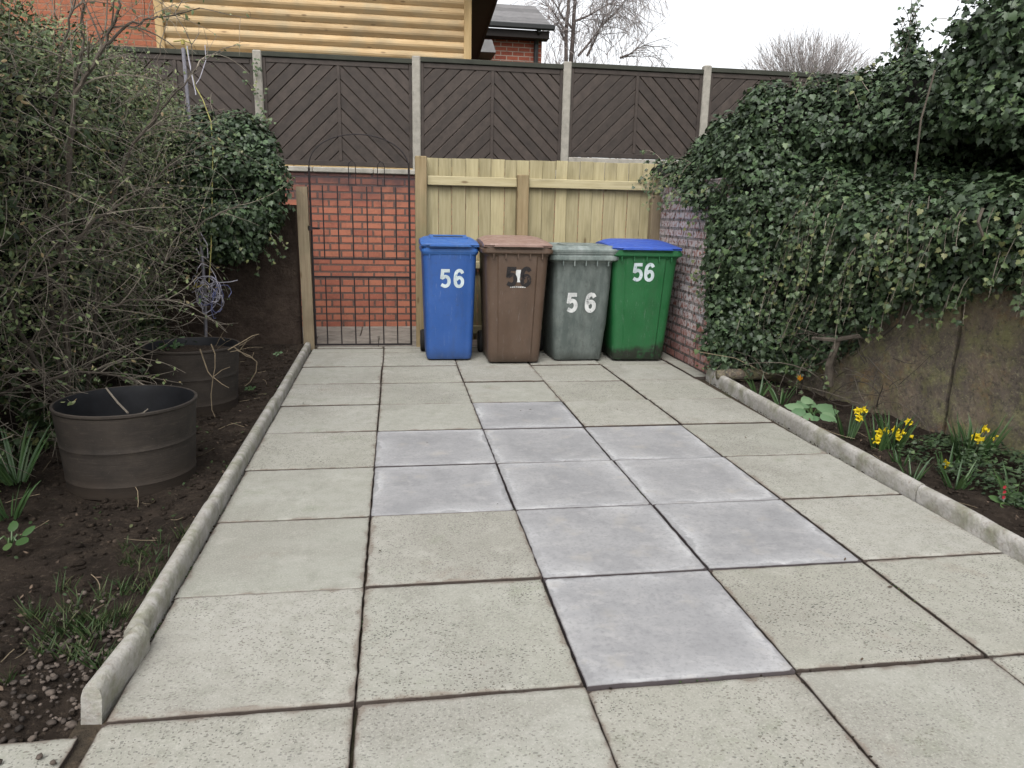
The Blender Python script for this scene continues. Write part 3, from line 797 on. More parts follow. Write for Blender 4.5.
# ================================================================== BUILDINGS BEHIND
cab = thing('log_cabin', 'honey coloured log cabin behind the fence at top left', 'cabin', (-.9, 9.0, -.1))
m = MB(); zz = 2.2; k = 0
xl, xr = -2.72, 1.055
while zz < 4.3:
    h = .138; rings = []
    prof = [(0, -.02), (.03, .012), (.055, .045), (.062, .069), (.055, .095), (.03, .126), (0, .138), (-.05, .138), (-.05, -.02)]
    for x in (xl, -1.6, -.4, .5, xr):
        rings.append([(x, 9.0-py, zz+pz) for py, pz in prof])
    m.loft(rings); zz += h; k += 1
m.build('log_siding', M['log'], cab)
MB().box(xl, xr, 9.05, 12.5, -.1, 4.6).build('wall', M['logtrim'], cab)
for (a, b) in ((xl-.10, xl+.0), (xr, xr+.10)):
    MB().box(a, b, 8.92, 9.04, -.1, 4.5, bev=.008).build('corner_board', M['logtrim'], cab)
m = MB()
m.prism([(-3.2, 5.6), (-.9, 6.9), (-.9, 6.78), (-3.2, 5.45)], lambda p: (p[0], 8.5, p[1]), lambda p: (p[0], 13, p[1]))
m.build('roof', M['tile'], cab)
# overhanging eave along the cabin's right side
m = MB(); e = [(1.16, 8.2, 4.02), (1.452, 8.2, 4.02), (1.66, 13.2, 4.02), (1.16, 13.2, 4.02)]
m.prism([(p[0], p[1]) for p in e], lambda p: (p[0], p[1], 4.02), lambda p: (p[0], p[1], 4.06)); m.build('soffit', M['darkwood'], cab)
m = MB(); m.prism([(1.452, 8.2), (1.48, 8.2), (1.69, 13.2), (1.66, 13.2)], lambda p: (p[0], p[1], 4.0), lambda p: (p[0], p[1], 4.2)); m.build('fascia', M['darkwood'], cab)
m = MB(); m.prism([(1.50, 4.22), (1.50, 4.3), (-.9, 5.9), (-.9, 5.8)], lambda p: (p[0], 8.2, p[1]), lambda p: (p[0], 13.1, p[1])); m.build('roof', M['tile'], cab)

bh = thing('brick_house', 'orange brick house left of the log cabin above the hedge', 'house', (-6, 9.6, -.1))
MB().box(-9.5, -2.86, 9.6, 13, -.1, 6.0).build('wall', M['housebrick'], bh)
MB().box(-10, -2.7, 9.2, 13.4, 6.0, 6.25).build('roof', M['tile'], bh)

fh = thing('brick_house', 'small red brick house with grey tiled roof and black gutter beside the cabin', 'house', (2.0, 14, -.1))
MB().box(-2.0, 3.06, 14.0, 19, -.1, 4.70).build('wall', M['housebrick2'], fh)
m = MB()
for k in range(6):
    y0 = 13.72+k*.255; z0 = 4.80+k*.118; xr2 = 3.20-.012*k
    m.loft([[(-2.3, y0, z0), (-2.3, y0+.30, z0+.135), (-2.3, y0+.30, z0+.11), (-2.3, y0, z0-.035)], [(xr2, y0, z0), (xr2, y0+.30, z0+.135), (xr2, y0+.30, z0+.11), (xr2, y0, z0-.035)]])
m.build('roof', M['tile'], fh)
MB().box(-2.3, 3.14, 15.28, 15.42, 5.47, 5.53, bev=.01).build('ridge', M['tile'], fh)
MB().box(-2.3, 3.24, 13.60, 13.70, 4.70, 4.80, bev=.02).build('gutter', M['gutter'], fh)
MB().box(-2.3, 3.15, 13.72, 13.99, 4.56, 4.70, bev=.004).build('fascia', M['darkwood'], fh)
m = MB(); m.tube([(2.93, 13.93, 4.62), (2.93, 13.93, -.1)], .045, 8); m.tube([(2.93, 13.65, 4.70), (2.93, 13.85, 4.6), (2.93, 13.93, 4.5)], .045, 8); m.build('downpipe', M['gutter'], fh, smooth=True)
m = MB(); m.loft([[(1.2, 13.3, 4.18), (2.05, 13.3, 4.18), (2.05, 13.98, 4.18), (1.2, 13.98, 4.18)], [(1.3, 13.4, 4.42), (1.98, 13.4, 4.42), (1.98, 13.98, 4.50), (1.3, 13.98, 4.50)]])
m.build('porch_roof', M['tile'], fh)

# ================================================================== BARE TREES
def grow(lines, p, d, L, r, depth, nb=(2, 4), spread=.55, upb=.1, droop=0, ratio=.66, rmin=.002, n=5):
    pts = wander(p, d, L, n, .25, droop, .10)
    lines.append((pts, taper(r, len(pts), .55), r))
    if depth == 0: return
    for k in range(random.randint(*nb)):
        i = random.randint(max(1, n//2-1), n)
        t = (pts[i]-pts[i-1]).normalized()
        s = Vector((random.gauss(0, 1), random.gauss(0, 1), random.gauss(0, 1)*.6+upb)).normalized()
        grow(lines, pts[i], (t+s*spread*random.uniform(.6, 1.3)+Vector((0, 0, upb))), L*ratio*random.uniform(.75, 1.2), max(rmin, r*.55), depth-1, nb, spread, upb, droop, ratio, rmin, n)
def tree_obj(name, label, base, lines, mt, mb_, split=.02):
    o = thing(name, label, 'tree', base)
    a = MB(); b = MB()
    for pts, rr, r in lines:
        if r > split: a.tube(pts, rr, 7)
        else: b.tube(pts, rr, 3, False)
    a.build('trunk', mt, o, smooth=True); b.build('crown', mb_, o)
    return o
random.seed(21)
TYY = 16.0
lines = []
def T(x, y): return Vector(at(x, y, TYY))
b0 = T(569, 60); ground = lambda v: Vector((v.x, v.y, -.1))
tr1 = [ground(b0), b0*1+Vector((0, 0, -1)), T(566, 60), T(566, 35), T(568, 10), T(570, -25), T(574, -80)]
tr2 = [ground(b0)+Vector((.15, 0, 0)), T(572, 120), T(571, 60), T(573, 35), T(574, 12), T(576, -10), T(580, -60)]
lines.append((tr1, taper(.055, 7, .5), .055)); lines.append((tr2, taper(.065, 7, .5), .065))
for pp in ([(572, 28), (563, 18), (556, 5), (548, -5)], [(573, 22), (588, 16), (602, 8), (616, 0)], [(567, 35), (560, 22), (551, 9), (541, 0)], [(578, 56), (590, 42), (601, 27), (612, 10), (621, -8)], [(587, 56), (594, 42), (600, 28), (606, 12), (609, -6)], [(600, 27), (612, 16), (622, 5), (632, -12)], [(620, 58), (630, 54), (638, 48)], [(567, 45), (561, 33), (558, 24)]):
    P = [T(*q) for q in pp]; lines.append((P, taper(.030, len(P), .2), .031))
    for k in range(11):
        i = random.randint(1, len(P)-1); t = (P[i]-P[i-1]).normalized()
        grow(lines, P[i]+(P[i-1]-P[i])*random.random(), t+Vector((random.gauss(0, .6), random.gauss(0, .6), random.gauss(.1, .5))), random.uniform(.35, .8), .012, 2, (2, 3), .8, 0, .4, .7, .0045)
# hanging fine twigs on the right side and high up
for k in range(75):
    p = T(random.uniform(595, 655), random.uniform(-40, 15)); p.y += random.uniform(-.6, .6)
    grow(lines, p, Vector((random.gauss(.25, .4), random.gauss(0, .4), random.gauss(-.5, .4))), random.uniform(.35, .75), .008, 2, (2, 3), .6, -.05, .6, .7, .004)
for k in range(60):
    p = T(random.uniform(545, 625), random.uniform(10, 80)); p.y += random.uniform(-.5, .8)
    grow(lines, p, Vector((random.gauss(0, .4), random.gauss(0, .4), random.gauss(.8, .3))), random.uniform(.4, .8), .009, 2, (2, 3), .6, .05, .1, .7, .0042)
tree_obj('birch_tree', 'bare twin trunked birch tree behind the fence beside the tiled roof', (b0.x, TYY, -.1), lines, M['birch'], M['hazetwig'], .03)

random.seed(5)
lines = []
DY = 24.0
c = Vector(at(806, 90, DY)); 
lines.append(([Vector((c.x, DY, -.1)), Vector((c.x, DY, c.z-1.2)), Vector((c.x, DY, c.z-.4))], [.25, .18, .16], .25))
Hc = Vector((c.x, DY, c.z-.4))
top = Vector(at(806, 33, DY)).z-Hc.z; wid = (at(866, 70, DY)[0]-at(748, 70, DY)[0])/2
for k in range(420):
    th = random.uniform(0, 2*math.pi); rr = math.sqrt(random.random())
    tip = Hc+Vector((wid*rr*math.cos(th), wid*.8*rr*math.sin(th), top*math.sqrt(max(0, 1-rr*rr*.82))*random.uniform(.82, 1.0)))
    mid = Hc+Vector(((tip.x-Hc.x)*.72, (tip.y-Hc.y)*.72, (tip.z-Hc.z)*.45))
    P = []
    for i in range(7):
        t = i/6; q = Hc*(1-t)**2+mid*2*t*(1-t)+tip*t*t
        P.append(q+Vector((random.gauss(0, .05), random.gauss(0, .05), 0)))
    lines.append((P, taper(.014, 7, .3), .014))
    for q in range(4):
        i = random.randint(3, 6); t = (P[i]-P[i-1]).normalized()
        lines.append((wander(P[i], t+Vector((random.gauss(0, .4), random.gauss(0, .4), .3)), random.uniform(.3, .7), 3, .2), taper(.007, 4, .4), .007))
tree_obj('willow_tree', 'distant dome shaped bare tree with fine twigs coloured pale for haze above the ivy', (c.x, DY, -.1), lines, M['birch'], M['hazetwig'], .03)
# a twiggy thicket further off, left of the birch
random.seed(9)
lines = []
for k in range(26):
    p = Vector(at(random.uniform(536, 640), 100, 19)); p.y += random.uniform(-1, 1); p.z = -.1
    q = p+Vector((random.gauss(0, .2), 0, 4.2)); lines.append(([p, q], [.05, .03], .05))
    for j in range(5):
        grow(lines, q-Vector((0, 0, random.uniform(0, 1))), Vector((random.gauss(0, .3), random.gauss(0, .3), 1)), random.uniform(.7, 1.0), .014, 2, (2, 4), .5, .15, 0, .7, .005)
tree_obj('bare_thicket', 'tangle of thin bare saplings behind the birch trunks', (3.6, 19, -.1), lines, M['hazetwig'], M['hazetwig'], .03)

# ================================================================== RIGHT IVY
def interp_profile(prof, s):
    """prof: list of (x,z); s in 0..1 by length"""
    L = [0]
    for a, b in zip(prof[:-1], prof[1:]): L.append(L[-1]+math.hypot(b[0]-a[0], b[1]-a[1]))
    t = s*L[-1]
    return float(np.interp(t, L, [p[0] for p in prof])), float(np.interp(t, L, [p[1] for p in prof]))
def sst(a, b, x): t = min(1, max(0, (x-a)/(b-a))); return t*t*(3-2*t)
ZLOW = [(-1.5, .95), (1.3, .98), (1.7, .96), (1.98, .82), (2.08, .74), (2.2, .84), (2.45, .66), (2.65, .44), (2.9, .26), (3.3, .14), (3.6, .10), (3.72, .10), (3.78, 1.0), (4.1, 1.32), (4.6, 1.50), (5.2, 1.60), (5.5, 1.62)]
ZTOP = [(-1.5, 2.0), (1.0, 2.0), (1.9, 2.0), (2.6, 2.12), (3.0, 2.18), (3.4, 2.18), (3.8, 2.13), (4.2, 2.05), (4.6, 1.98), (4.9, 1.90), (5.2, 1.80), (5.42, 1.68)]
nu, nv = 190, 60
G = np.zeros((nu, nv, 3))
for i in range(nu):
    Y = -.6+(5.42+.6)*i/(nu-1)
    zl, zt2 = poly_at(ZLOW, Y), poly_at(ZTOP, Y)
    k = sst(3.66, 3.08, Y)                       # 0 on the brick wall, 1 on the slabs
    xf = 2.545*(1-k)+(WR(Y)-.02)*k
    shelf = sst(3.55, 2.75, Y)
    bul = .20*shelf
    lo = [(xf-.02, zl), (xf-.03-bul*.3, min(.75, 1.3) if zl < .75 else zl+.05), (xf-.05-bul*.9, 1.22 if zl < 1.2 else zl+.06), (xf-.03-bul, 1.36 if zl < 1.34 else zl+.08)]
    if shelf > .02:
        lo += [(xf+.02+.0*shelf, 1.43+.2*(1-shelf)), (xf+.06+.42*shelf, 1.45+.25*(1-shelf)), (xf+.08+.46*shelf, 1.62+.13*(1-shelf)), (xf+.08-.04*shelf, 1.74+.09*(1-shelf))]
    lo += [(xf+.16, zt2-.06), (xf+.32, zt2), (xf+.75, zt2-.05), (xf+1.0, zt2-.35)]
    for j in range(nv):
        x, z = interp_profile(lo, j/(nv-1))
        G[i, j] = (x, Y, z)
G = displace(G, .10, 2.9, 4)
ivr = thing('ivy', 'dense dark ivy mass draped over the old brick wall and mossy slabs on the right', 'ivy', (2.95, 2.5, 0))
du = np.gradient(G, axis=0); dv = np.gradient(G, axis=1); nrm = norm(np.cross(du, dv))
sgn = 1 if nrm[nu//2, nv//4, 0] < 0 else -1
grid_obj('light_blocker', G-nrm*sgn*.065, M['mat'], ivr)  # dark core added behind the ivy leaves to block light
leaves('leaves', G, 56000, (.024, .046), IVY, M['ivy'], ivr, (-.05, .055), .5, .45, .9, (5.5, -.30), 2, sgn)
leaves('inner_leaves', G-nrm*sgn*.035, 36000, (.024, .044), IVY, M['ivy'], ivr, (-.02, .015), .4, .6, .8, (5, -9), 6, sgn)
leaves('hanging_leaves', G[30:140, :34], 8000, (.022, .042), IVY, M['ivy'], ivr, (.02, .10), .35, .5, 1.2, (7, .02), 8, sgn)
# trailing stems with leaves: hang below and poke out
random.seed(3)
m = MB(); LP = []; LN = []; LT = []
def trail(p, d, L, sag, r=.0028, nleaf=9, n=8):
    pts = wander(p, d, L, n, .3, sag, .1); m.tube(pts, taper(r, len(pts), .4), 4, False)
    for k in range(nleaf):
        i = random.randint(1, n); q = pts[i]+Vector((random.gauss(0, .02), random.gauss(0, .02), random.gauss(0, .015)))
        LP.append(q); LN.append((-.5+random.gauss(0, .4), -.4+random.gauss(0, .4), .5+random.gauss(0, .3))); LT.append((random.gauss(-.2, .5), random.gauss(0, .5), -.8))
for k in range(230):      # long strands hanging over the ledge
    Y = random.uniform(.5, 3.4); i = int((Y+.6)/6.02*(nu-1)); p = G[i, random.choice([8, 12, 16, 19, 22])]
    trail((p[0]-.03, p[1], p[2]), (-.35, random.gauss(-.1, .2), -.6), random.uniform(.2, .42), 2.6, .0022, 15)
for k in range(110):
    Y = random.uniform(.3, 3.6); i = int((Y+.6)/6.02*(nu-1)); p = G[i, random.choice([1, 2, 4, 8, 14, 18])]
    trail((p[0]-.03, p[1], p[2]), (-.4, random.gauss(-.1, .3), -.4), random.uniform(.10, .24) if Y < 2.5 else random.uniform(.15, .36), 2.2)
for k in range(34):
    Y = random.uniform(3.9, 5.4); i = int((Y+.6)/6.02*(nu-1)); p = G[i, random.choice([1, 2, 5, 10])]
    trail((p[0]-.02, p[1], p[2]), (-.7, random.gauss(.1, .4), random.gauss(.1, .3)), random.uniform(.15, .34), 1.6)
for k in range(80):
    Y = random.uniform(1.2, 5.3); i = int((Y+.6)/6.02*(nu-1)); p = G[i, random.randint(38, 52)]
    trail(p, (random.gauss(-.2, .4), random.gauss(0, .4), 1), random.uniform(.10, .24), .2, .0025, 6)
# climbing bits on the painted bricks
for k in range(12):
    trail((2.565, random.uniform(3.72, 4.0), random.uniform(.3, 1.1)), (-.12, .6, random.gauss(.1, .5)), random.uniform(.15, .35), .4, .002, 6)
P_ = np.array([tuple(v) for v in LP]); V, Tt = scatter(P_, np.array(LN), np.array(LT), rng.uniform(.02, .038, len(P_)), IVY)
np_mesh('trailing_leaves', V, Tt, M['ivy_small'], ivr)
m.build('trailing_stems', M['twig'], ivr)['kind'] = 'stuff'
m = MB()
for k in range(70):      # bare brown stems under the ivy near the ground
    Y = random.uniform(2.2, 3.66); x = WR(Y)-.06-.2*max(0, Y-3.2)
    m.tube(wander((x-random.uniform(0, .12), Y, random.uniform(.02, .5)), (random.gauss(-.25, .4), random.gauss(-.3, .7), random.gauss(.5, .5)), random.uniform(.25, .6), 7, .6, .4), taper(random.uniform(.002, .005), 8, .4), 4, False)
q = [at(875, 338, 2.45), at(858, 336, 2.5), at(835, 340, 2.6), at(812, 338, 2.72)]
m.tube([Vector(a) for a in q], [.006, .014, .016, .010], 6); m.tube([Vector(at(838, 340, 2.6)), Vector(at(829, 365, 2.66)), Vector(at(829, 385, 2.7))], [.02, .024, .028], 7)
m.tube([Vector(at(878, 340, 2.45)), Vector(at(900, 322, 2.2)), Vector(at(905, 300, 2.2))], [.006, .005, .004], 5)
m.tube([Vector(at(983, 208, 1.55)), Vector(at(978, 222, 1.55)), Vector(at(983, 236, 1.55))], .007, 5)
m.tube([Vector(at(935, 70, 2.2)), Vector(at(921, 120, 2.2)), Vector(at(914, 180, 2.2))], .005, 5)
m.build('bare_stems', M['bark'], ivr)['kind'] = 'stuff'

def bush(name, label, cen, rad, zbase, n, size, tmpl, mat, cat, cone=0, seed=0, amp=.22, sc=3.0, trails=0, clump=(5, -.2), blockmat=None):
    cen = Vector(cen); nu_, nv_ = 40, 26; Gb = np.zeros((nu_, nv_, 3))
    for i in range(nu_):
        th = 2*math.pi*i/(nu_-1)
        for j in range(nv_):
            t = j/(nv_-1); z = zbase+(cen.z-zbase)*t
            if cone: rr = (1-t)**.75*.95+.03
            else: rr = math.sqrt(max(0, 1-(max(0, t-.45)/.55)**2))*.99+.01
            a = 1+amp*fbm((math.cos(th)*1.3+seed, math.sin(th)*1.3, z*1.5), sc*.5, 3)
            Gb[i, j] = (cen.x+rad[0]*rr*a*math.cos(th), cen.y+rad[1]*rr*a*math.sin(th), z+.05*fbm((th, z, seed), 2, 2))
    o = thing(name, label, cat, (cen.x, cen.y, zbase))
    du = np.gradient(Gb, axis=0); dv = np.gradient(Gb, axis=1); nr = norm(np.cross(du, dv))
    s = 1 if np.mean(np.sum(nr[:, :nv_//2]*(Gb[:, :nv_//2]-np.array([cen.x, cen.y, 0]))*np.array([1, 1, 0]), -1)) > 0 else -1
    inner = Gb.copy(); inner[..., 0] = cen.x+(Gb[..., 0]-cen.x)*.68; inner[..., 1] = cen.y+(Gb[..., 1]-cen.y)*.68; inner[..., 2] = zbase+(Gb[..., 2]-zbase)*.9
    grid_obj('light_blocker', inner, M['mat'], o)  # added inner surface that stops light passing through the bush
    leaves('leaves', Gb, n, size, tmpl, mat, o, (-.09, .05), .45, .55, .7, clump, seed, s)
    leaves('inner_leaves', (inner+Gb)/2, n//2, size, tmpl, mat, o, (-.05, .05), .4, .6, .7, (5, -9), seed, s)
    if trails:
        mm = MB(); P = []; Nn = []; Tp = []
        for k in range(trails):
            i, j = random.randrange(nu_), random.randint(nv_//2, nv_-1); p = Vector(Gb[i, j])
            d = Vector((p.x-cen.x, p.y-cen.y, 0))*.8+Vector((0, 0, .5))
            pts = wander(p, d, random.uniform(.10, .24), 5, .5, .2); mm.tube(pts, .002, 3, False)
            for q in range(5):
                v = pts[random.randint(1, 5)]; P.append(tuple(v+Vector((random.gauss(0, .012), random.gauss(0, .012), 0)))); Nn.append((random.gauss(-.3, .6), random.gauss(-.3, .6), .6)); Tp.append((random.gauss(0, 1), random.gauss(0, 1), -.2))
        V, Tt = scatter(np.array(P), np.array(Nn), np.array(Tp), rng.uniform(size[0], size[1], len(P)), tmpl)
        np_mesh('shoot_leaves', V, Tt, mat, o); mm.build('shoots', M['twig'], o)['kind'] = 'stuff'
    return o
random.seed(31)
bush('conifer', 'small pointed evergreen shrub peaking above the ivy against the sky', (3.36, 2.95, 2.44), (.27, .30), 1.3, 8500, (.02, .038), IVY, M['ivy'], 'shrub', cone=1, seed=3, trails=40)
bush('evergreen_shrub', 'tall ivy covered evergreen shrub filling the top right corner', (3.72, 2.02, 2.66), (.60, .56), 1.72, 17000, (.024, .045), IVY, M['ivy'], 'shrub', seed=11, trails=70)
bush('holly_bush', 'dark holly bush cut by the right edge at the very top corner', (4.0, 1.15, 2.95), (.75, .6), 1.72, 11000, (.028, .048), OVAL, M['ivy'], 'shrub', seed=17, trails=30)

# ================================================================== LEFT PLANTING
HT = [(.6, 2.3), (2.2, 2.25), (2.6, 2.12), (3.0, 2.10), (3.4, 2.10), (3.9, 2.14), (4.3, 2.20), (4.6, 2.10), (5.0, 2.12), (5.2, 2.1)]
nu, nv = 120, 46
G = np.zeros((nu, nv, 3))
for i in range(nu):
    Y = .9+(5.15-.9)*i/(nu-1); t = poly_at(HT, Y)
    pr_ = [(-1.98, .22), (-1.80, .5), (-1.62, .95), (-1.56, 1.35), (-1.58, t-.32), (-1.68, t-.06), (-1.9, t+.03), (-2.4, t-.06), (-2.6, t-.5)]
    for j in range(nv):
        x, z = interp_profile(pr_, j/(nv-1)); G[i, j] = (x, Y, z)
G = displace(G, .15, 2.4, 12)
hedge = thing('hedge', 'overgrown olive green hedge along the left boundary', 'hedge', (-1.95, 3, 0))
du = np.gradient(G, axis=0); dv = np.gradient(G, axis=1); nrm = norm(np.cross(du, dv))
sgn = 1 if nrm[nu//2, nv//3, 0] > 0 else -1
grid_obj('light_blocker', G-nrm*sgn*.16, M['mat'], hedge)  # dark sheet added inside the hedge as a light blocker
leaves('leaves', G, 30000, (.020, .038), LANCE, M['privet'], hedge, (-.12, .10), .5, .7, .3, (4, -.12), 2, sgn)
leaves('upper_leaves', G[:, 20:], 16000, (.018, .036), LANCE, M['privet'], hedge, (-.08, .13), .5, .7, .2, (5, -.1), 5, sgn)
leaves('inner_leaves', G-nrm*sgn*.10, 16000, (.02, .038), LANCE, M['privet'], hedge, (-.04, .04), .5, .7, .3, (4, -9), 9, sgn)
leaves('ivy_leaves', G[:, 8:34], 5200, (.03, .05), IVY, M['ivy'], hedge, (-.16, .02), .5, .5, .7, (3.2, .08), 21, sgn)
random.seed(12)
m = MB()
for k in range(330):
    i, j = random.randrange(nu), random.randint(2, nv-14); p = Vector(G[i, j]); p.x -= random.uniform(.02, .2)
    m.tube(wander(p, (random.gauss(.25, .5), random.gauss(-.2, .7), random.gauss(.15, .6)), random.uniform(.2, .55), 6, .8, .3), taper(random.uniform(.0018, .004), 7, .35), 4, False)
for k in range(110):
    i, j = random.randrange(nu), random.randint(24, 36); p = Vector(G[i, j])
    m.tube(wander(p, (random.gauss(.05, .4), random.gauss(0, .4), 1), random.uniform(.1, .3), 5, .5, .1), taper(.0022, 6, .4), 3, False)
LP = []; LN = []; LT = []
for k in range(420):
    i, j = random.randrange(nu), random.randint(17, 37); p = Vector(G[i, j])
    pts = wander(p, (random.gauss(.25, .35), random.gauss(-.1, .4), random.uniform(.3, 1.2)), random.uniform(.10, .34), 6, .5, .2)
    m.tube(pts, taper(.0022, 7, .4), 3, False)
    for q in range(9):
        v = pts[random.randint(1, 6)]+Vector((random.gauss(0, .014), random.gauss(0, .014), random.gauss(0, .012)))
        LP.append(tuple(v)); LN.append((random.gauss(.2, .5), random.gauss(-.3, .5), .6)); LT.append((random.gauss(0, 1), random.gauss(0, 1), .2))
V, Tt = scatter(np.array(LP), np.array(LN), np.array(LT), rng.uniform(.014, .036, len(LP)), LANCE)
np_mesh('shoot_leaves', V, Tt, M['privet'], hedge)
m.build('twigs', M['twig'], hedge)

# ivy hump over the wall by the gate
nu, nv = 60, 50
G = np.zeros((nu, nv, 3))
C0 = Vector((-1.36, 5.05, 1.42))
for i in range(nu):
    th = 2*math.pi*i/(nu-1)
    for j in range(nv):
        ph = -math.pi/2+math.pi*j/(nv-1)
        low = .62 if ph < 0 else .60
        G[i, j] = (C0.x+.56*math.cos(ph)*math.cos(th), C0.y+.34*math.cos(ph)*math.sin(th), C0.z+low*math.sin(ph))
G = displace(G, .09, 2.6, 7)
iv2 = thing('ivy', 'glossy dark ivy hump spilling over the stone wall beside the gate post', 'ivy', (C0.x, C0.y, C0.z-.6))
du = np.gradient(G, axis=0); dv = np.gradient(G, axis=1); nrm = norm(np.cross(du, dv))
sgn = 1 if np.mean(np.sum(nrm[5:-5, 10:-10]*(G[5:-5, 10:-10]-np.array(C0)), -1)) > 0 else -1
grid_obj('light_blocker', G-nrm*sgn*.09, M['mat'], iv2)  # light-blocking core added inside the ivy hump
leaves('inner_leaves', G-nrm*sgn*.05, 6000, (.026, .046), IVY, M['ivy'], iv2, (-.02, .02), .5, .5, .8, (4, -9), 3, sgn)
leaves('leaves', G, 13000, (.026, .046), IVY, M['ivy'], iv2, (-.06, .05), .5, .45, .8, (4, -.25), 5, sgn)
m = MB(); LP = []; LN = []; LT = []
def trail2(p, d, L, sag, nleaf=7):
    pts = wander(p, d, L, 7, .4, sag, .1); m.tube(pts, taper(.0025, 8, .4), 4, False)
    for k in range(nleaf):
        q = pts[random.randint(1, 7)]; LP.append(tuple(q+Vector((random.gauss(0, .015), random.gauss(0, .015), 0)))); LN.append((random.gauss(.1, .4), -.6, .5)); LT.append((random.gauss(0, .5), random.gauss(0, .3), -.7))
for k in range(50):
    i, j = random.randrange(nu), random.randint(6, 40); p = Vector(G[i, j]); d = (p-C0)
    trail2(p, (d.x*2, d.y*2-.2, d.z), random.uniform(.1, .3), 1.0)
for k in range(8):   # up the fence post behind
    trail2((-1.22+random.gauss(0, .05), 6.47, 1.75+.1*k), (random.gauss(0, .3), -.1, 1), .25, 0, 9)
V, Tt = scatter(np.array(LP), np.array(LN), np.array(LT), rng.uniform(.022, .04, len(LP)), IVY)
np_mesh('trailing_leaves', V, Tt, M['ivy_small'], iv2); m.build('trailing_stems', M['twig'], iv2)['kind'] = 'stuff'

# the bare shrub in front of the hedge
random.seed(44)
bs = thing('bare_shrub', 'leafless grey brown shrub with arching branches in front of the left hedge', 'shrub', (-1.55, 2.35, .03))
limbs = MB(); tw = MB(); TWP = []
def limb(pp, r, Y, dY=.0, ntw=10, tl=(.2, .5)):
    n = len(pp); P = [Vector(at(x, y, Y+dY*i/(n-1))) for i, (x, y) in enumerate(pp)]
    # smooth
    S = []
    for i in range(n-1):
        for k in range(4):
            t = k/4; a, b = P[i], P[i+1]; S.append(a.lerp(b, t)+Vector((random.gauss(0, .004), random.gauss(0, .004), random.gauss(0, .004))))
    S.append(P[-1]); limbs.tube(S, taper(r, len(S), .35), 6)
    for k in range(ntw):
        i = random.randint(2, len(S)-1); t = (S[i]-S[i-1]).normalized()
        pts = wander(S[i], t+Vector((random.gauss(.15, .5), random.gauss(-.1, .5), random.gauss(.1, .5))), random.uniform(*tl), 6, .6, .35)
        tw.tube(pts, taper(r*.32, 7, .35), 4, False); TWP.extend(pts[2:])
        for q in range(2):
            j = random.randint(2, 5); tw.tube(wander(pts[j], (pts[j]-pts[j-1])+Vector((random.gauss(0, .06), random.gauss(0, .06), random.gauss(0, .06))), random.uniform(.08, .22), 4, .6, .2), taper(r*.18, 5, .4), 3, False)
root = (70, 430)
limb([root, (66, 330), (62, 240), (70, 160), (75, 92), (94, 64), (106, 43), (117, 12), (122, -15)], .017, 2.45, -.1, 16)
limb([(106, 43), (129, 25), (150, 19), (165, 16), (200, 8)], .007, 2.36, 0, 10, (.1, .3))
limb([root, (52, 320), (45, 220), (52, 130), (59, 64), (68, 29), (77, -10)], .012, 2.5, -.1, 12)
limb([(72, 110), (78, 68), (84, 45), (81, 20), (86, -8)], .009, 2.42, 0, 8)
limb([(80, 430), (95, 330), (104, 230), (112, 195), (133, 145), (156, 117), (178, 90), (196, 70)], .012, 2.75, .2, 16)
limb([(133, 145), (152, 122), (159, 105), (158, 78), (160, 45)], .008, 2.8, .1, 8)
limb([root, (20, 330), (-10, 240), (-40, 140)], .014, 2.2, -.2, 10)
limb([(60, 330), (90, 270), (130, 210), (175, 160), (215, 140)], .009, 2.9, .4, 14)
limb([(75, 380), (120, 330), (165, 262), (205, 220), (240, 205)], .009, 3.0, .5, 14)
limb([(-40, 330), (10, 300), (55, 262), (95, 220), (135, 195)], .012, 2.1, .1, 14)
limb([(-40, 380), (20, 345), (75, 318), (130, 300), (180, 300)], .010, 2.2, .2, 16)
limb([(-30, 270), (20, 232), (60, 226), (110, 222), (150, 230)], .007, 2.1, .3, 16)
limb([(-30, 400), (30, 385), (80, 372), (120, 376), (155, 384)], .010, 2.15, .05, 16)
for k in range(290):
    p = Vector((random.uniform(-1.88, -1.5), random.uniform(1.7, 3.9), random.uniform(.3, 1.5)))
    d = (random.gauss(.35, .45), random.gauss(-.15, .7), random.gauss(.12, .35))
    L = random.uniform(.25, .65); pts = wander(p, d, L, 7, .7, .5); TWP.extend(pts[2:])
    tw.tube(pts, taper(random.uniform(.0011, .0028), 8, .35), 3, False)
    for q in range(2):
        j = random.randint(2, 6); tw.tube(wander(pts[j], (pts[j]-pts[j-1]).normalized()+Vector((random.gauss(0, .5), random.gauss(0, .5), random.gauss(0, .5))), random.uniform(.08, .25), 4, .6, .2), taper(.0014, 5, .5), 3, False)
pt = tw2 = MB()
for k in range(330):     # paler thin twigs, most of them in the upper part
    p = Vector((random.uniform(-1.72, -1.38), random.uniform(1.7, 4.6), random.uniform(.7, 2.0)))
    pts = wander(p, (random.gauss(.5, .5), random.gauss(-.1, .7), random.gauss(.25, .4)), random.uniform(.2, .6), 7, .8, .5)
    pt.tube(pts, taper(random.uniform(.0012, .0024), 8, .35), 3, False); TWP.extend(pts[3:])
pt.build('pale_twigs', M['paletwig'], bs)
LP = np.array([tuple(random.choice(TWP)+Vector((random.gauss(0, .008), random.gauss(0, .008), random.gauss(0, .006)))) for k in range(4200)])
V, Tt = scatter(LP, rng.normal(0, .7, LP.shape)+np.array([.2, -.3, .6]), rng.normal(0, 1, LP.shape), rng.uniform(.014, .032, len(LP)), LANCE)
np_mesh('leaves', V, Tt, M['privet'], bs)
limbs.build('limbs', M['bark'], bs, smooth=True); tw.build('twigs', M['twig'], bs)

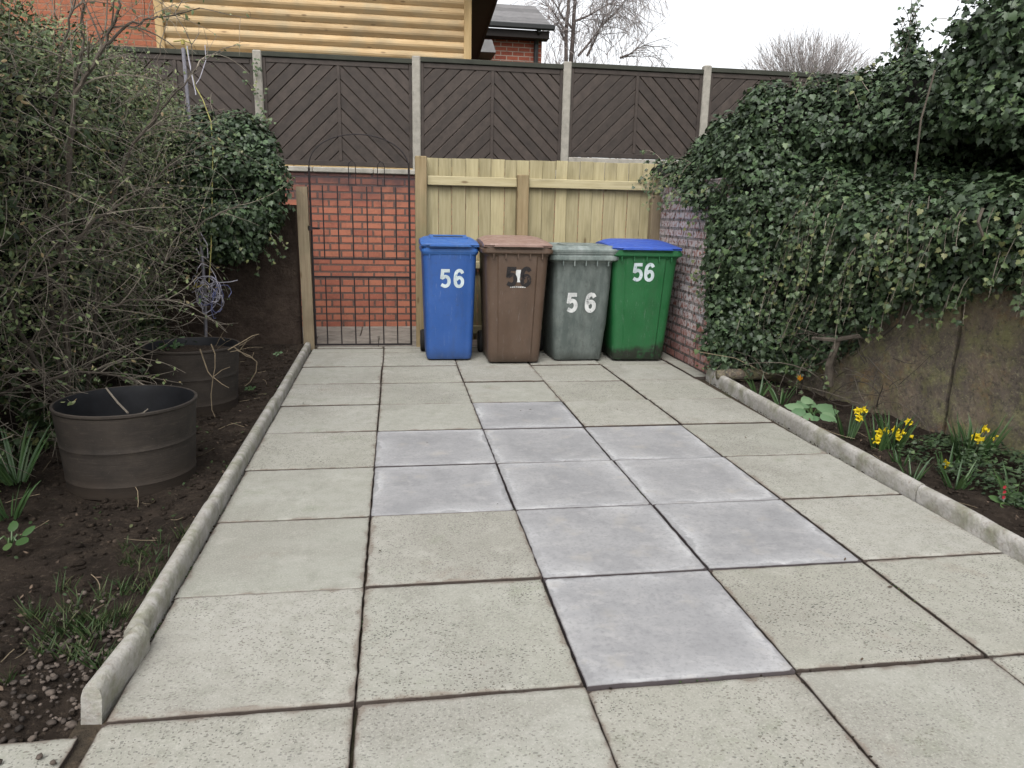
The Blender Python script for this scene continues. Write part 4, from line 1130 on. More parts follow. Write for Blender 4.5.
# undergrowth below the hedge
random.seed(46)
Gu = np.zeros((60, 14, 3))
for i in range(60):
    Y = .9+4.2*i/59
    for j in range(14):
        t = j/13; Gu[i, j] = (-2.0+.42*t, Y, .35*(1-t)**1.2+.04)
Gu = displace(Gu, .10, 3.5, 3)
ug = thing('undergrowth', 'dark tangle of low leaves and dead stems under the left hedge', 'undergrowth', (-1.8, 3, .03))
leaves('leaves', Gu, 4200, (.025, .05), IVY, M['ivy_small'], ug, (-.03, .05), .8, .5, .2, (4, -.1), 3, 1)
m = MB()
for k in range(190):
    p = (random.uniform(-1.95, -1.55), random.uniform(1.2, 4.9), random.uniform(.03, .4))
    m.tube(wander(p, (random.gauss(.2, .6), random.gauss(0, .8), random.gauss(.3, .4)), random.uniform(.2, .6), 6, .8, .7), taper(random.uniform(.0015, .0035), 7, .4), 3, False)
m.build('dead_stems', M['twig'], ug)

# ---- pots
def pot(label, x, y, rb, rt, h, zs, stems):
    t = thing('plant_pot', label, 'plant pot', (x, y, .004), group='large charcoal plant pots')
    pr_ = [(rb-.02, 0), (rb, .004), (rb+(rt-rb)*.22, h*.22)]
    def rr(z): return rb+(rt-rb)*(z/h)
    pr_ = [(rb-.025, 0), (rb-.004, .004), (rr(.02), .02)]
    for f in (.16, .56):
        z = f*h; pr_ += [(rr(z-.006), z-.006), (rr(z)+.002, z-.002), (rr(z)+.002, z+.002), (rr(z+.006), z+.006)]
    pr_ += [(rt, h-.02), (rt+.006, h-.012), (rt+.006, h-.003), (rt+.001, h), (rt-.006, h-.002), (rt-.010, h-.02), (rr(zs)-.012, zs-.02)]
    def fine(P):
        out = [P[0]]
        for a, b in zip(P[:-1], P[1:]):
            k = max(1, int(abs(b[1]-a[1])/.02))
            out += [(a[0]+(b[0]-a[0])*i/k, a[1]+(b[1]-a[1])*i/k) for i in range(1, k+1)]
        return out
    cut = len(pr_)-2
    m = MB(); m.lathe(fine(pr_[:cut]), 56, cap0=True, cap1=False, wob=.012); m.build('shell', M['pot'], t, local=True, smooth=True)
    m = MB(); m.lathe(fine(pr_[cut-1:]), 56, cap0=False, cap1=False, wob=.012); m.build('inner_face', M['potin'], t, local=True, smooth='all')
    Gd = np.zeros((24, 24, 3))
    for i in range(24):
        for j in range(24):
            a = 2*math.pi*j/23; r = (rr(zs)-.008)*i/23; p = (x+r*math.cos(a), y+r*math.sin(a)); Gd[i, j] = (*p, .02+zs+.02*fbm((p[0], p[1], 0), 9, 3))
    grid_obj('compost', Gd, M['soil'], t)
    return t
pa = pot('nearest and largest charcoal plant pot with a bare stick inside', -1.083, 1.735, .260, .286, .385, .17, 0)
m = MB(); m.tube([Vector(at(106, 388, 1.95)), Vector(at(118, 403, 1.88)), Vector(at(128, 413, 1.80))], [.004, .005, .005], 5)
m.tube([Vector(at(133, 415, 1.78)), Vector(at(143, 413, 1.80)), Vector(at(148, 409, 1.82))], .0035, 5); m.build('bare_stick', M['twig'], pa)
pbt = pot('second charcoal plant pot with long dry stems hanging over its rim', -1.128, 3.04, .240, .270, .405, .34, 0)
random.seed(8)
m = MB()
for pp, r in (([(200, 349), (203, 358), (208, 372), (213, 378), (211, 395), (212, 410), (219, 426)], .0042), ([(211, 344), (215, 354), (215, 368), (213, 377)], .0036), ([(213, 377), (222, 370), (230, 367)], .003), ([(213, 377), (222, 384), (229, 388)], .003),
              ([(228, 350), (242, 342), (252, 336), (259, 334)], .004), ([(230, 352), (240, 350), (246, 342), (248, 338)], .003), ([(236, 350), (250, 356), (257, 362), (256, 372), (250, 382), (245, 386)], .004), ([(234, 347), (246, 356), (252, 358), (254, 352)], .003)):
    P = [Vector(at(x, y, 2.745-.0004*(y-340))) for x, y in pp]; m.tube(P, taper(r, len(P), .5), 5)
for k in range(34):
    a = random.uniform(0, 6.28); r = .2*math.sqrt(random.random()); p = (-1.14+r*math.cos(a), 3.22+r*math.sin(a), .28)
    m.tube(wander(p, (math.cos(a)*.7+random.gauss(-.2, .4), math.sin(a)*.5, .6), random.uniform(.12, .34), 6, .5, .8), taper(.003, 7, .4), 4, False)
m.build('dry_stems', M['drystem'], pbt)
m = MB(); LP = []; LN = []; LT = []
for k in range(60):
    p = (-1.26+random.gauss(0, .08), 3.24+random.gauss(0, .07), .30+random.uniform(0, .09)); LP.append(p); LN.append((random.gauss(0, .6), random.gauss(-.3, .5), .6)); LT.append((random.gauss(0, 1), random.gauss(0, 1), .5))
V, Tt = scatter(np.array(LP), np.array(LN), np.array(LT), rng.uniform(.03, .07, len(LP)), LANCE); np_mesh('small_leaves', V, Tt, M['straps'], pbt)

# ---- washing line pole and its cord
YP = 4.85
pole = thing('washing_line_pole', 'thin leaning grey washing line pole standing in the hedge behind the pots', 'pole', tuple(at(206, 338, YP)))
m = MB(); m.tube([Vector(at(206, 342, YP)), Vector(at(205, 290, YP)), Vector(at(183, 48, YP))], .014, 8); m.build('shaft', M['galv'], pole, smooth=True)
m = MB(); a = Vector(at(183, 42, YP)); m.lathe([(.006, -.02), (.015, -.018), (.016, .014), (.008, .02)], 10, tuple(a)); m.tube([a+Vector((-.07, 0, 0)), a+Vector((.0, 0, .012)), a+Vector((.07, 0, -.006))], .006, 5)
m.build('hook_cap', M['yellowplastic'], pole)
line = thing('washing_line', 'yellow and white washing line hanging from the pole into a tangled bundle', 'washing line', tuple(at(210, 290, YP-.12)))
m = MB(); Q = [(186, 46), (190, 65), (195, 86), (203, 100), (211, 122), (213, 150), (212, 200), (211, 250), (209, 282)]
m.tube([Vector(at(x, y, YP-.12)) for x, y in Q], .0045, 5); m.build('yellow_cord', M['cordyellow'], line)
m = MB(); Q = [(187, 46), (189, 60), (193, 80), (196, 95)]
m.tube([Vector(at(x, y, YP-.13)) for x, y in Q], .005, 5); m.build('white_cord', M['cordwhite'], line)
m = MB(); m.tube([Vector(at(x, y, YP-.1)) for x, y in [(205, 45), (206, 60), (200, 78), (196, 84)]], .0035, 5); m.build('white_cord', M['cordwhite'], line)
m = MB(); Q = [(200, 232), (207, 244), (208, 258), (200, 256), (196, 248)]; m.tube([Vector(at(x, y, YP-.12)) for x, y in Q], .004, 5)
random.seed(17); cb = MB(); cy = MB()
ctr = Vector(at(211, 290, YP-.12))
for k in range(15):
    a0 = random.uniform(0, 6.28); rx, rz_ = random.uniform(.03, .09), random.uniform(.06, .17); ox = random.gauss(0, .055); ph = random.uniform(-.9, .9); oz = random.gauss(-.03, .05); pts = []
    for i in range(14):
        a = a0+5.4*i/13; x = rx*math.cos(a); z = rz_*math.sin(a)
        pts.append(ctr+Vector((ox+x*math.cos(ph)-z*math.sin(ph), random.gauss(0, .012)+.04*math.sin(a+k), x*math.sin(ph)+z*math.cos(ph)+oz))+Vector((random.gauss(0, .006), 0, random.gauss(0, .006))))
    (cb if k % 5 == 2 else m if k != 7 else cy).tube(pts, .0038, 4)
cy.tube([ctr+Vector((-.03, -.02, .05)), ctr+Vector((-.09, -.03, .03)), ctr+Vector((-.14, -.03, .01)), ctr+Vector((-.10, -.03, .06))], .008, 6)
m.tube([ctr+Vector((.05, 0, .06)), ctr+Vector((.16, -.02, .07)), ctr+Vector((.22, -.02, .085))], .004, 4)
m.build('white_cord', M['cordwhite'], line); cb.build('blue_cord', M['cordblue'], line); cy.build('yellow_loop', M['yellowplastic'], line)

# ================================================================== BINS
def rring(w, d, r, z, y0=0, panel=0, pw=.3, n=5):
    """rounded rectangle ring, front at -Y with an optional raised middle panel"""
    r = min(r, w/2-.001, d/2-.001); P = []
    for (cx, cy, a0) in ((w/2-r, -d/2+r, -90), (w/2-r, d/2-r, 0), (-w/2+r, d/2-r, 90), (-w/2+r, -d/2+r, 180)):
        for i in range(n):
            a = R(a0+90*i/(n-1)); P.append((cx+r*math.cos(a), cy+r*math.sin(a)))
    fx = w*pw
    P += [(-fx-.012, -d/2), (-fx, -d/2-panel), (fx, -d/2-panel), (fx+.012, -d/2)]
    return [(x, y+y0, z) for x, y in P]
D5 = [(.53, .90), (.15, .90), (.115, .54), (.29, .60), (.44, .53), (.50, .34), (.43, .15), (.27, .085), (.08, .17)]
D6 = [(.50, .77), (.42, .89), (.28, .91), (.15, .79), (.10, .50), (.12, .22), (.22, .10), (.36, .09), (.48, .22), (.48, .42), (.37, .54), (.24, .52), (.15, .42)]
def smooth_path(P, lo, hi, k=4):
    out = list(P[:lo+1])
    for i in range(lo, hi):
        p0, p1, p2, p3 = P[max(0, i-1)], P[i], P[i+1], P[min(len(P)-1, i+2)]
        for j in range(1, k+1):
            t = j/k
            out.append(tuple(.5*(2*b+(c-a)*t+(2*a-5*b+4*c-d)*t*t+(3*b-a-3*c+d)*t**3) for a, b, c, d in zip(p0, p1, p2, p3)))
    return out+list(P[hi+1:])
D5 = smooth_path(D5, 2, 8); D6 = smooth_path(D6, 0, 12)
def ribbon(m, path, th, f, depth=.0025, gaps=()):
    n = len(path); Lp = []; Rp = []
    for i, p in enumerate(path):
        a = path[max(0, i-1)]; b = path[min(n-1, i+1)]
        def nn(u, v):
            dx, dy = v[0]-u[0], v[1]-u[1]; l = math.hypot(dx, dy) or 1; return (-dy/l, dx/l)
        if 0 < i < n-1:
            n1, n2 = nn(a, p), nn(p, b); mx, my = n1[0]+n2[0], n1[1]+n2[1]; l = math.hypot(mx, my); mx /= l; my /= l
            k = min(1.6, 1/max(.3, mx*n1[0]+my*n1[1]))
        else: mx, my = nn(a, b); k = 1
        Lp.append((p[0]+mx*th/2*k, p[1]+my*th/2*k)); Rp.append((p[0]-mx*th/2*k, p[1]-my*th/2*k))
    for i in range(n-1):
        if i in gaps: continue
        q = [Lp[i], Lp[i+1], Rp[i+1], Rp[i]]
        m.prism(q, lambda p: f(p, 0), lambda p: f(p, depth))
def make_bin(name, label, loc, rz, W, Dp, H, mats, num, style):
    wb, wt = W; db, dt = Dp
    body_m, rim_m, lid_m = mats
    t = thing(name, label, 'wheelie bin', loc, rz, 'wheelie bins in front of the timber fence')
    hr = H*.885          # underside of the rim
    # body: the front and sides lean out, the back is upright.  base centre at origin, front face base at y=-db/2
    yb = db/2
    def dims(z):
        k = min(1, z/hr); w = wb+(wt-wb)*k; d = db+(dt-db)*k; return w, d, yb-d/2
    def front(z, pn): w, d, y0 = dims(z); return y0-d/2-pn
    pn = style.get('panel', .010); cr = style.get('corner', .05)
    rings = [rring(wb-.05, db-.05, .03, .012, 0, 0), rring(wb-.012, db-.012, .04, .018, 0, pn*.3)]
    for k in range(0, 13):
        z = .045+(hr-.045)*k/12; w, d, y0 = dims(z)
        bulge = style.get('bulge', 0)*math.sin(math.pi*k/12)
        gr = 0
        if style.get('band') and k in (4, 5): gr = .004
        rings.append(rring(w+bulge+gr, d+bulge+gr, cr, z, y0, pn if k < 12 else pn*.4))
    m = MB(); m.loft(rings); m.build('body', body_m, t, local=True, smooth=True)
    # stiffening collar and rim
    w, d, y0 = dims(hr); e = style.get('rim', .045)
    rg = [rring(w-.01, d-.01, cr, hr-.035, y0), rring(w+.02, d+.02, cr, hr-.012, y0), rring(w+e, d+e, cr, hr-.004, y0), rring(w+e+.006, d+e+.006, cr, hr+.004, y0), rring(w+e+.006, d+e+.006, cr, hr+.026, y0), rring(w+e-.012, d+e-.012, cr, hr+.032, y0), rring(w+e-.014, d+e-.014, cr, hr+.045, y0)]
    if style.get('double'): rg += [rring(w+e+.002, d+e+.002, cr, hr+.048, y0), rring(w+e+.002, d+e+.002, cr, hr+.062, y0)]
    m = MB(); m.loft(rg)
    for k in range(-2, 3):      # webs below the rim at the front
        xx_ = k*w*.19; m.box(xx_-.004, xx_+.004, y0-d/2-e/2+.004, y0-d/2+.02, hr-.05, hr-.002)
    m.build('rim', rim_m, t, local=True)
    ztop = hr+.045+(.017 if style.get('double') else 0)
    hl = H-ztop
    LW, LD = w+e+.010, d+e+.012
    if style['lid'] == 'domed': LW -= .035; LD -= .02
    dome = style['lid'] in ('domed', 'slot')
    m = MB()
    if dome:      # curved lid with a lipped front edge
        L = []
        prof = [(-.5, .0, .0), (-.5, .16, .012), (-.515, .20, .014), (-.51, .34, .014), (-.48, .42, .0), (-.3, .68, 0), (-.1, .88, 0), (.12, 1.0, 0), (.34, 1.0, 0), (.47, .8, 0), (.5, .5, 0), (.5, .0, 0)]
        nx = 13
        for i in range(nx):
            u = -1+2*i/(nx-1); edge = 1-abs(u)**6*.42; xw = u*LW/2
            L.append([(xw*(1 if abs(u) < 1 else 1), y0+f*LD-(k_ if abs(u) < .7 else 0), ztop+.001+hl*z*(edge if z > .3 else 1)) for f, z, k_ in prof])
        m.loft(L)
        m.build('lid', lid_m, t, local=True, smooth=True)
        if style['lid'] == 'slot':      # letter slot with raised lips on the sloping lid
            def P_(f, d): return (y0+f*LD, ztop+hl*float(np.interp(f, [-.48, -.3, -.1, .12, .34], [.42, .68, .88, 1, 1]))+d)
            def strip(mm, x0, x1, f0, f1, d0, d1):
                (ya, za), (yb2, zb2) = P_(f0, 0), P_(f1, 0)
                mm.add([(x0, ya, za+d0), (x1, ya, za+d0), (x1, yb2, zb2+d0), (x0, yb2, zb2+d0), (x0, ya, za+d1), (x1, ya, za+d1), (x1, yb2, zb2+d1), (x0, yb2, zb2+d1)], [(3, 2, 1, 0), (4, 5, 6, 7), (0, 1, 5, 4), (1, 2, 6, 5), (2, 3, 7, 6), (3, 0, 4, 7)])
            q = MB(); strip(q, -LW*.26, LW*.26, -.14, .05, -.003, .004); q.build('lid_slot', M['gutter'], t, local=True)
            q = MB(); strip(q, -LW*.33, LW*.33, .055, .12, -.003, .012); strip(q, -LW*.33, LW*.33, -.20, -.145, -.003, .009); strip(q, -LW*.33, -LW*.265, -.143, .053, -.003, .010); strip(q, LW*.265, LW*.33, -.143, .053, -.003, .010); q.build('slot_surround', lid_m, t, local=True)
        g2 = MB(); g2.prism([(-LW*.36, ztop+hl*.10), (LW*.36, ztop+hl*.10), (LW*.33, ztop+hl*.30), (-LW*.33, ztop+hl*.30)], lambda p: (p[0], y0-LD/2+.01, p[1]), lambda p: (p[0], y0-LD/2-.034, p[1]-.004)); g2.build('lid_grip', lid_m, t, local=True)
    else:                            # flat lid with a skirt and a recessed top
        L = [rring(LW, LD, cr, ztop+.001, y0), rring(LW+.004, LD+.004, cr, ztop+hl*.35, y0), rring(LW-.012, LD-.012, cr, ztop+hl*.52, y0), rring(LW-.05, LD-.05, cr, ztop+hl*.66, y0), rring(LW-.07, LD-.07, cr, ztop+hl*.92, y0), rring(LW-.10, LD-.10, cr, ztop+hl, y0), rring(LW-.15, LD-.15, cr, ztop+hl, y0), rring(LW-.17, LD-.17, cr, ztop+hl*.82, y0)]
        m.loft(L); m.build('lid', lid_m, t, local=True, smooth=True)
        g2 = MB(); hx = LW*(.20 if style['lid'] == 'slot' else .24)
        if True:
            g2.box(-hx, hx, y0-.2, y0+.1, ztop+hl*.8, ztop+hl*1.08, bev=.012); g2.build('lid_panel', lid_m, t, local=True)
    # rear handle
    yr = y0+LD/2
    m = MB(); m.tube([(-LW*.40, yr+.045, ztop+.012), (LW*.40, yr+.045, ztop+.012)], .014, 8)
    for xx_ in (-LW*.40, -LW*.14, LW*.14, LW*.40): m.box(xx_-.02, xx_+.02, yr-.03, yr+.045, ztop-.005, ztop+.028, bev=.004)
    m.build('handle', rim_m, t, local=True, smooth=True)
    for s in (-1, 1):
        wx = s*(wb/2+.012); m = MB(); m.lathe([(.05, -.024), (.088, -.024), (.098, -.014), (.098, .014), (.088, .024), (.05, .024)], 24, (wx, db/2+.015, .1), 'x')
        wh = m.build('wheel', M['rubber'], t, local=True, smooth=True)
        m = MB(); m.lathe([(.03, -.026), (.048, -.026), (.048, .026), (.03, .026)], 16, (wx, db/2+.015, .1), 'x'); hb = m.build('hub', M['gutter'], wh, local=True, smooth=True)
    m = MB(); m.tube([(-wb/2, db/2+.015, .1), (wb/2, db/2+.015, .1)], .011, 8); m.build('axle', M['galv'], t, local=True)
    # house number on the front
    nm = num; zc = nm['z']; hh = nm['h']; ww = hh*.98*nm.get('wide', 1)
    for k, path in enumerate((D5, D6)):
        ox = nm['x']+(k-.5)*(ww*.60+nm.get('gap', .012))-ww*.3
        def f(p, dep, ox=ox):
            z = zc+(p[1]-.5)*hh; return (ox+p[0]*ww, front(z, pn)-.0012-dep-style.get('bulge', 0)*.5, z)
        mm = MB(); ribbon(mm, path, nm.get('th', .19), f, .0016, nm.get('gaps', ((), ()))[k])
        mm.build('number_five' if k == 0 else 'number_six', nm['mat'], t, local=True)
    return t, front, pn
# name numbers: x and z are measured on the bin's own front
make_bin('blue_bin', 'slim blue wheelie bin with a slotted lid beside the gate', (.556, 4.700, 0), R(0), (.385, .440), (.46, .500), 1.030,
         (M['blue'], M['bluelid1'], M['bluelid1']), dict(x=.018, z=.70, h=.155, mat=M['silver'], th=.175, gap=.020, gaps=((), ())), dict(lid='slot', panel=.006, corner=.045, rim=.025))
bt, bfront, bpn = make_bin('brown_bin', 'brown wheelie bin with lid coloured pale for sky sheen and black numerals over a sticker', (1.090, 4.595, 0), R(-1), (.435, .515), (.55, .64), 1.045,
         (M['brownbin'], M['brownbin'], M['brownlid']), dict(x=.012, z=.735, h=.158, mat=M['black'], th=.205, gap=.022, gaps=((), ())), dict(lid='domed', panel=.010, corner=.055, rim=.06))
m = MB(); m.prism([(-.012, .690), (.028, .690), (.028, .79), (-.012, .79)], lambda p: (p[0], bfront(p[1], bpn)-.0002, p[1]), lambda p: (p[0], bfront(p[1], bpn)-.0010, p[1])); m.build('white_sticker', M['white'], bt, local=True)
m = MB()
for k in range(8):
    x = -.055+k*.0165; m.prism([(x, .645), (x+.010, .645), (x+.010, .657), (x, .657)], lambda p: (p[0], bfront(p[1], bpn)-.0002, p[1]), lambda p: (p[0], bfront(p[1], bpn)-.0010, p[1]))
m.build('worn_print', M['white'], bt, local=True)
make_bin('grey_bin', 'old faded grey wheelie bin with flat grey lid and low white numerals', (1.650, 4.655, 0), R(1.5), (.425, .505), (.52, .600), .985,
         (M['greybin'], M['greylid'], M['greylid']), dict(x=-.010, z=.515, h=.165, mat=M['white'], th=.20, gap=.062, gaps=((), ())), dict(lid='flat', panel=.0, corner=.075, rim=.085, bulge=.014, band=1, double=1))
make_bin('green_bin', 'green wheelie bin with bright blue lid beside the painted brick wall', (2.195, 4.655, 0), R(-3), (.445, .555), (.55, .63), 1.03,
         (M['green'], M['greenlid'], M['bluelid']), dict(x=-.015, z=.775, h=.155, mat=M['silver'], th=.175, gap=.008, gaps=((), ())), dict(lid='domed', panel=.010, corner=.05, rim=.06))

# ================================================================== SMALL PLANTS ON THE RIGHT
def strap_leaf(m, p, d, L, w, droop=.5, n=6):
    p = Vector(p); d = Vector(d).normalized(); side = d.cross(Vector((0, 0, 1)))
    side = side.normalized() if side.length > .05 else Vector((1, 0, 0))
    a = random.uniform(0, math.pi); side = (side*math.cos(a)+side.cross(d)*math.sin(a)).normalized()
    Lv = []; 
    for i in range(n+1):
        t = i/n; ww = w*(1-.75*t**3)*(.75+.25*math.sin(math.pi*min(1, t+.2)))
        if i == n: ww = w*.08
        Lv.append((p-side*ww, p+d.cross(side)*ww*.35, p+side*ww)); d = (d-Vector((0, 0, droop*t/n*1.4))).normalized(); p = p+d*L/n
    vs_ = [q for r in Lv for q in r]; fs = []
    for i in range(n):
        b = i*3; fs += [(b, b+1, b+4, b+3), (b+1, b+2, b+5, b+4)]
    m.add(vs_, fs)
def daffodil(heads, base, label, nleaf=9, hs=.034, leafL=(.14, .24)):
    nleaf = int(nleaf*1.8)
    """heads: list of (pixel x, pixel y, depth, open?)"""
    base = Vector(base); t = thing('daffodil', label, 'daffodil', base, group='yellow daffodils in the right bed')
    lm = MB()
    for k in range(nleaf):
        a = random.uniform(0, 6.28); strap_leaf(lm, base+Vector((.03*math.cos(a), .03*math.sin(a), -.01)), (math.cos(a)*.35, math.sin(a)*.35, 1), random.uniform(*leafL), .0065, random.uniform(.2, .9))
    lm.build('leaves', M['straps'], t, smooth='all')
    for (hx, hy, Y, ang) in heads:
        h = Vector(at(hx, hy, Y)); sm = MB(); b = base+Vector((random.gauss(0, .012), random.gauss(0, .012), 0))
        f = Vector((math.cos(ang)*.8, -abs(math.sin(ang))*.8-.1, -.12)).normalized()     # facing direction
        neck = h-f*hs*.7
        sm.tube([b, b.lerp(neck, .5)+Vector((0, 0, .02)), neck+Vector((0, 0, .012)), neck], [.0035, .003, .0025, .003], 5); sm.build('stem', M['straps'], t)
        u = f.orthogonal().normalized(); v = f.cross(u); pm = MB()
        for k in range(6):
            a = k*math.pi/3+.2; r1 = u*math.cos(a)+v*math.sin(a); s1 = u*-math.sin(a)+v*math.cos(a)
            pm.add([h-f*hs*.25, h+r1*hs*.55+s1*hs*.36-f*hs*.2, h+r1*hs*1.15-f*hs*.05, h+r1*hs*.55-s1*hs*.36-f*hs*.2, h+r1*hs*.6-f*hs*.1], [(0, 1, 4), (1, 2, 4), (2, 3, 4), (3, 0, 4)])
        fl = pm.build('flower', M['yellow'], t)
        tm = MB(); rg = []
        for (rr, zz_) in ((.16, -.15), (.30, .1), (.32, .55), (.45, .75)):
            rg.append([h+f*hs*zz_+(u*math.cos(2*math.pi*k/10)+v*math.sin(2*math.pi*k/10))*hs*rr*(1+.1*(k % 2)*(zz_ > .7)) for k in range(10)])
        tm.loft(rg, True, False); o = tm.build('trumpet', M['yellow'], fl)
    return t
random.seed(77)
def bz(x, Y): return rbz(x, Y)
def pl(x, Y): return (x, Y, bz(x, Y))
daffodil([(858, 411, 2.0, 2.2), (864, 410, 1.99, 1.2), (859, 418, 1.97, 2.6)], pl(2.66, 2.02), 'small daffodil with two blooms nearest the broad leaved plant', 7, .024)
daffodil([(880, 433, 1.82, 2.4), (886, 431, 1.84, 1.2), (877, 440, 1.80, 2.0)], pl(2.72, 1.83), 'daffodil clump with blooms facing left in front of the crack', 10, .026)
daffodil([(896, 430, 1.80, 1.6), (903, 433, 1.79, .9), (909, 436, 1.78, .5), (898, 437, 1.78, 2.0)], pl(2.79, 1.80), 'fullest daffodil clump with four yellow blooms close together', 12, .026)
daffodil([(909, 422, 1.9, 1.8)], pl(2.84, 1.9), 'single daffodil bloom standing above its clump at the foot of the crack', 7, .024)
daffodil([(976, 437, 1.5, 2.2), (985, 429, 1.52, 1.2), (990, 438, 1.49, .8), (981, 441, 1.49, 1.8)], pl(2.98, 1.5), 'daffodil clump with tall leaves at the right in front of the greenish slab', 18, .025, (.18, .30))
daffodil([(945, 464, 1.42, 2.9)], pl(2.82, 1.42), 'low daffodil with one drooping bloom pointing sideways', 6, .025, (.08, .16))
daffodil([(996, 436, 1.55, .5)], pl(3.05, 1.5), 'daffodil with one half hidden bloom furthest right', 14, .018, (.18, .30))

# broad leaved plant
def broad_plant(name, label, cat, base, n, L, w, mat, tilt=.8):
    base = Vector(base); t = thing(name, label, cat, base); LP = []; LN = []; LT = []; S = []; sm = MB()
    for k in range(n):
        a = 2*math.pi*k/n+random.gauss(0, .3); d = Vector((math.cos(a), math.sin(a), random.uniform(.3, 1.0))); q = base+d*L*random.uniform(.4, .8)
        sm.tube([base, base.lerp(q, .6)+Vector((0, 0, .02)), q], .003, 4, False); LP.append(tuple(q)); LN.append((-d.x*.5-.2, -d.y*.5-.5, 1)); LT.append((d.x, d.y, .1+random.gauss(0, .2))); S.append(L*random.uniform(.8, 1.25))
    V, Tt = scatter(np.array(LP), np.array(LN), np.array(LT), np.array(S), w); np_mesh('leaves', V, Tt, mat, t); sm.build('stems', M['straps'], t)
    return t
broad_plant('leafy_plant', 'pale green broad leaved plant just inside the right kerb', 'plant', pl(2.70, 2.47), 15, .095, BROAD, M['paleleaf'])
def strap_clump(name, label, base, n, L, w=.007, cat='plant', group=None, mat='straps'):
    base = Vector(base); t = MB()
    for k in range(n):
        a = random.uniform(0, 6.28); r = .035*math.sqrt(random.random()); strap_leaf(t, base+Vector((r*math.cos(a), r*math.sin(a), -.01)), (math.cos(a)*.5, math.sin(a)*.5, 1), random.uniform(*L), w, random.uniform(.3, 1.2))
    return tag(t.build(name, M[mat], origin=base, smooth='all'), label, cat, group)
GB = 'clumps of strap leaves in the right bed'
strap_clump('bulb_plant', 'upright strap leaf clump behind the broad leaved plant', pl(2.66, 2.78), 13, (.12, .22), .008)
strap_clump('bulb_plant', 'strap leaf clump at the back of the bed near the old log', pl(2.62, 3.02), 12, (.10, .2), .007)
strap_clump('bulb_plant', 'thin grassy clump growing against the right kerb by its joint', pl(2.55, 1.32), 16, (.08, .16), .0035)
strap_clump('bulb_plant', 'tall green leaf tuft at the right edge below the daffodils', pl(2.84, 1.02), 22, (.10, .2), .006)
strap_clump('bulb_plant', 'grassy leaf tuft between the low daffodil and the kerb', pl(2.70, 1.22), 20, (.08, .18), .005)
strap_clump('bulb_plant', 'dark leafy tuft behind the joint in the right kerb', pl(2.66, 1.55), 16, (.06, .15), .005)
cr = thing('crocus', 'small orange crocus in front of the ivy stems', 'flower', pl(2.78, 2.93))
m = MB(); h = Vector(at(800, 379, 2.93)); m.tube([Vector(pl(2.78, 2.93)), h], .003, 4); m.build('stem', M['straps'], cr)
m = MB()
for k in range(6):
    a = k*math.pi/3; d = Vector((math.cos(a), math.sin(a), 0)); s = Vector((-d.y, d.x, 0))
    m.add([h-Vector((0, 0, .015)), h+d*.014+s*.010, h+d*.018+Vector((0, 0, .03)), h+d*.014-s*.010], [(0, 1, 2, 3)])
m.build('petals', M['orange'], cr)
prm = broad_plant('primrose', 'low plant with small red flowers at the right edge by the kerb', 'flower', pl(2.78, .98), 9, .05, OVAL, M['straps'])
m = MB()
for k in range(3):
    c_ = Vector(at(1003+random.gauss(0, 3), 487+k*5, .98))
    for q in range(5):
        a = q*1.2566; d = Vector((math.cos(a), -.25, math.sin(a))); s = Vector((-d.z, 0, d.x)); m.add([c_, c_+d*.006+s*.004, c_+d*.010, c_+d*.006-s*.004], [(0, 1, 2, 3)])
m.build('petals', M['redpetal'], prm)
# ground cover
random.seed(50)
Gg = np.zeros((30, 20, 3))
for i in range(30):
    for j in range(20):
        Y = .7+1.15*i/29; x0_, x1_ = 2.74, WR(Y)-.03; x = x0_+(x1_-x0_)*j/19
        Gg[i, j] = (x, Y, bz(x, Y)+.05*math.sin(math.pi*j/19)*math.sin(math.pi*i/29)*1.6)
Gg = displace(Gg, .02, 7, 2)
gc = thing('ground_cover', 'low dark ground cover leaves around the right hand daffodils', 'ground cover', (2.9, 1.3, .03))
leaves('leaves', Gg, 3400, (.013, .027), IVY, M['ivy'], gc, (0, .05), 1, .5, .1, (6, -.05), 3, 1 if np.cross(Gg[1, 0]-Gg[0, 0], Gg[0, 1]-Gg[0, 0])[2] > 0 else -1)
# old log
m = MB(); P = [Vector((2.50, 3.47, .075)), Vector((2.60, 3.45, .085)), Vector((2.72, 3.42, .09)), Vector((2.86, 3.40, .10)), Vector((2.98, 3.38, .10))]
m.tube(P, [.036, .044, .042, .046, .04], 12)
vv = [Vector(p) for p in m.v]; m.v = [tuple(p+Vector((1, 1, 1))*.006*fbm(p, 18, 2)) for p in vv]
lg = tag(m.build('old_log', M['moss'], origin=(2.74, 3.42, .04), smooth=True), 'short mossy old log lying at the foot of the ivy', 'log')
m = MB(); m.tube([Vector(at(700, 352, 3.5)), Vector(at(735, 358, 3.4)), Vector(at(768, 374, 3.25))], .003, 4)
tag(m.build('dead_stem', M['drystem']), 'long thin pale dead stem arching over the old log', 'dead stem')

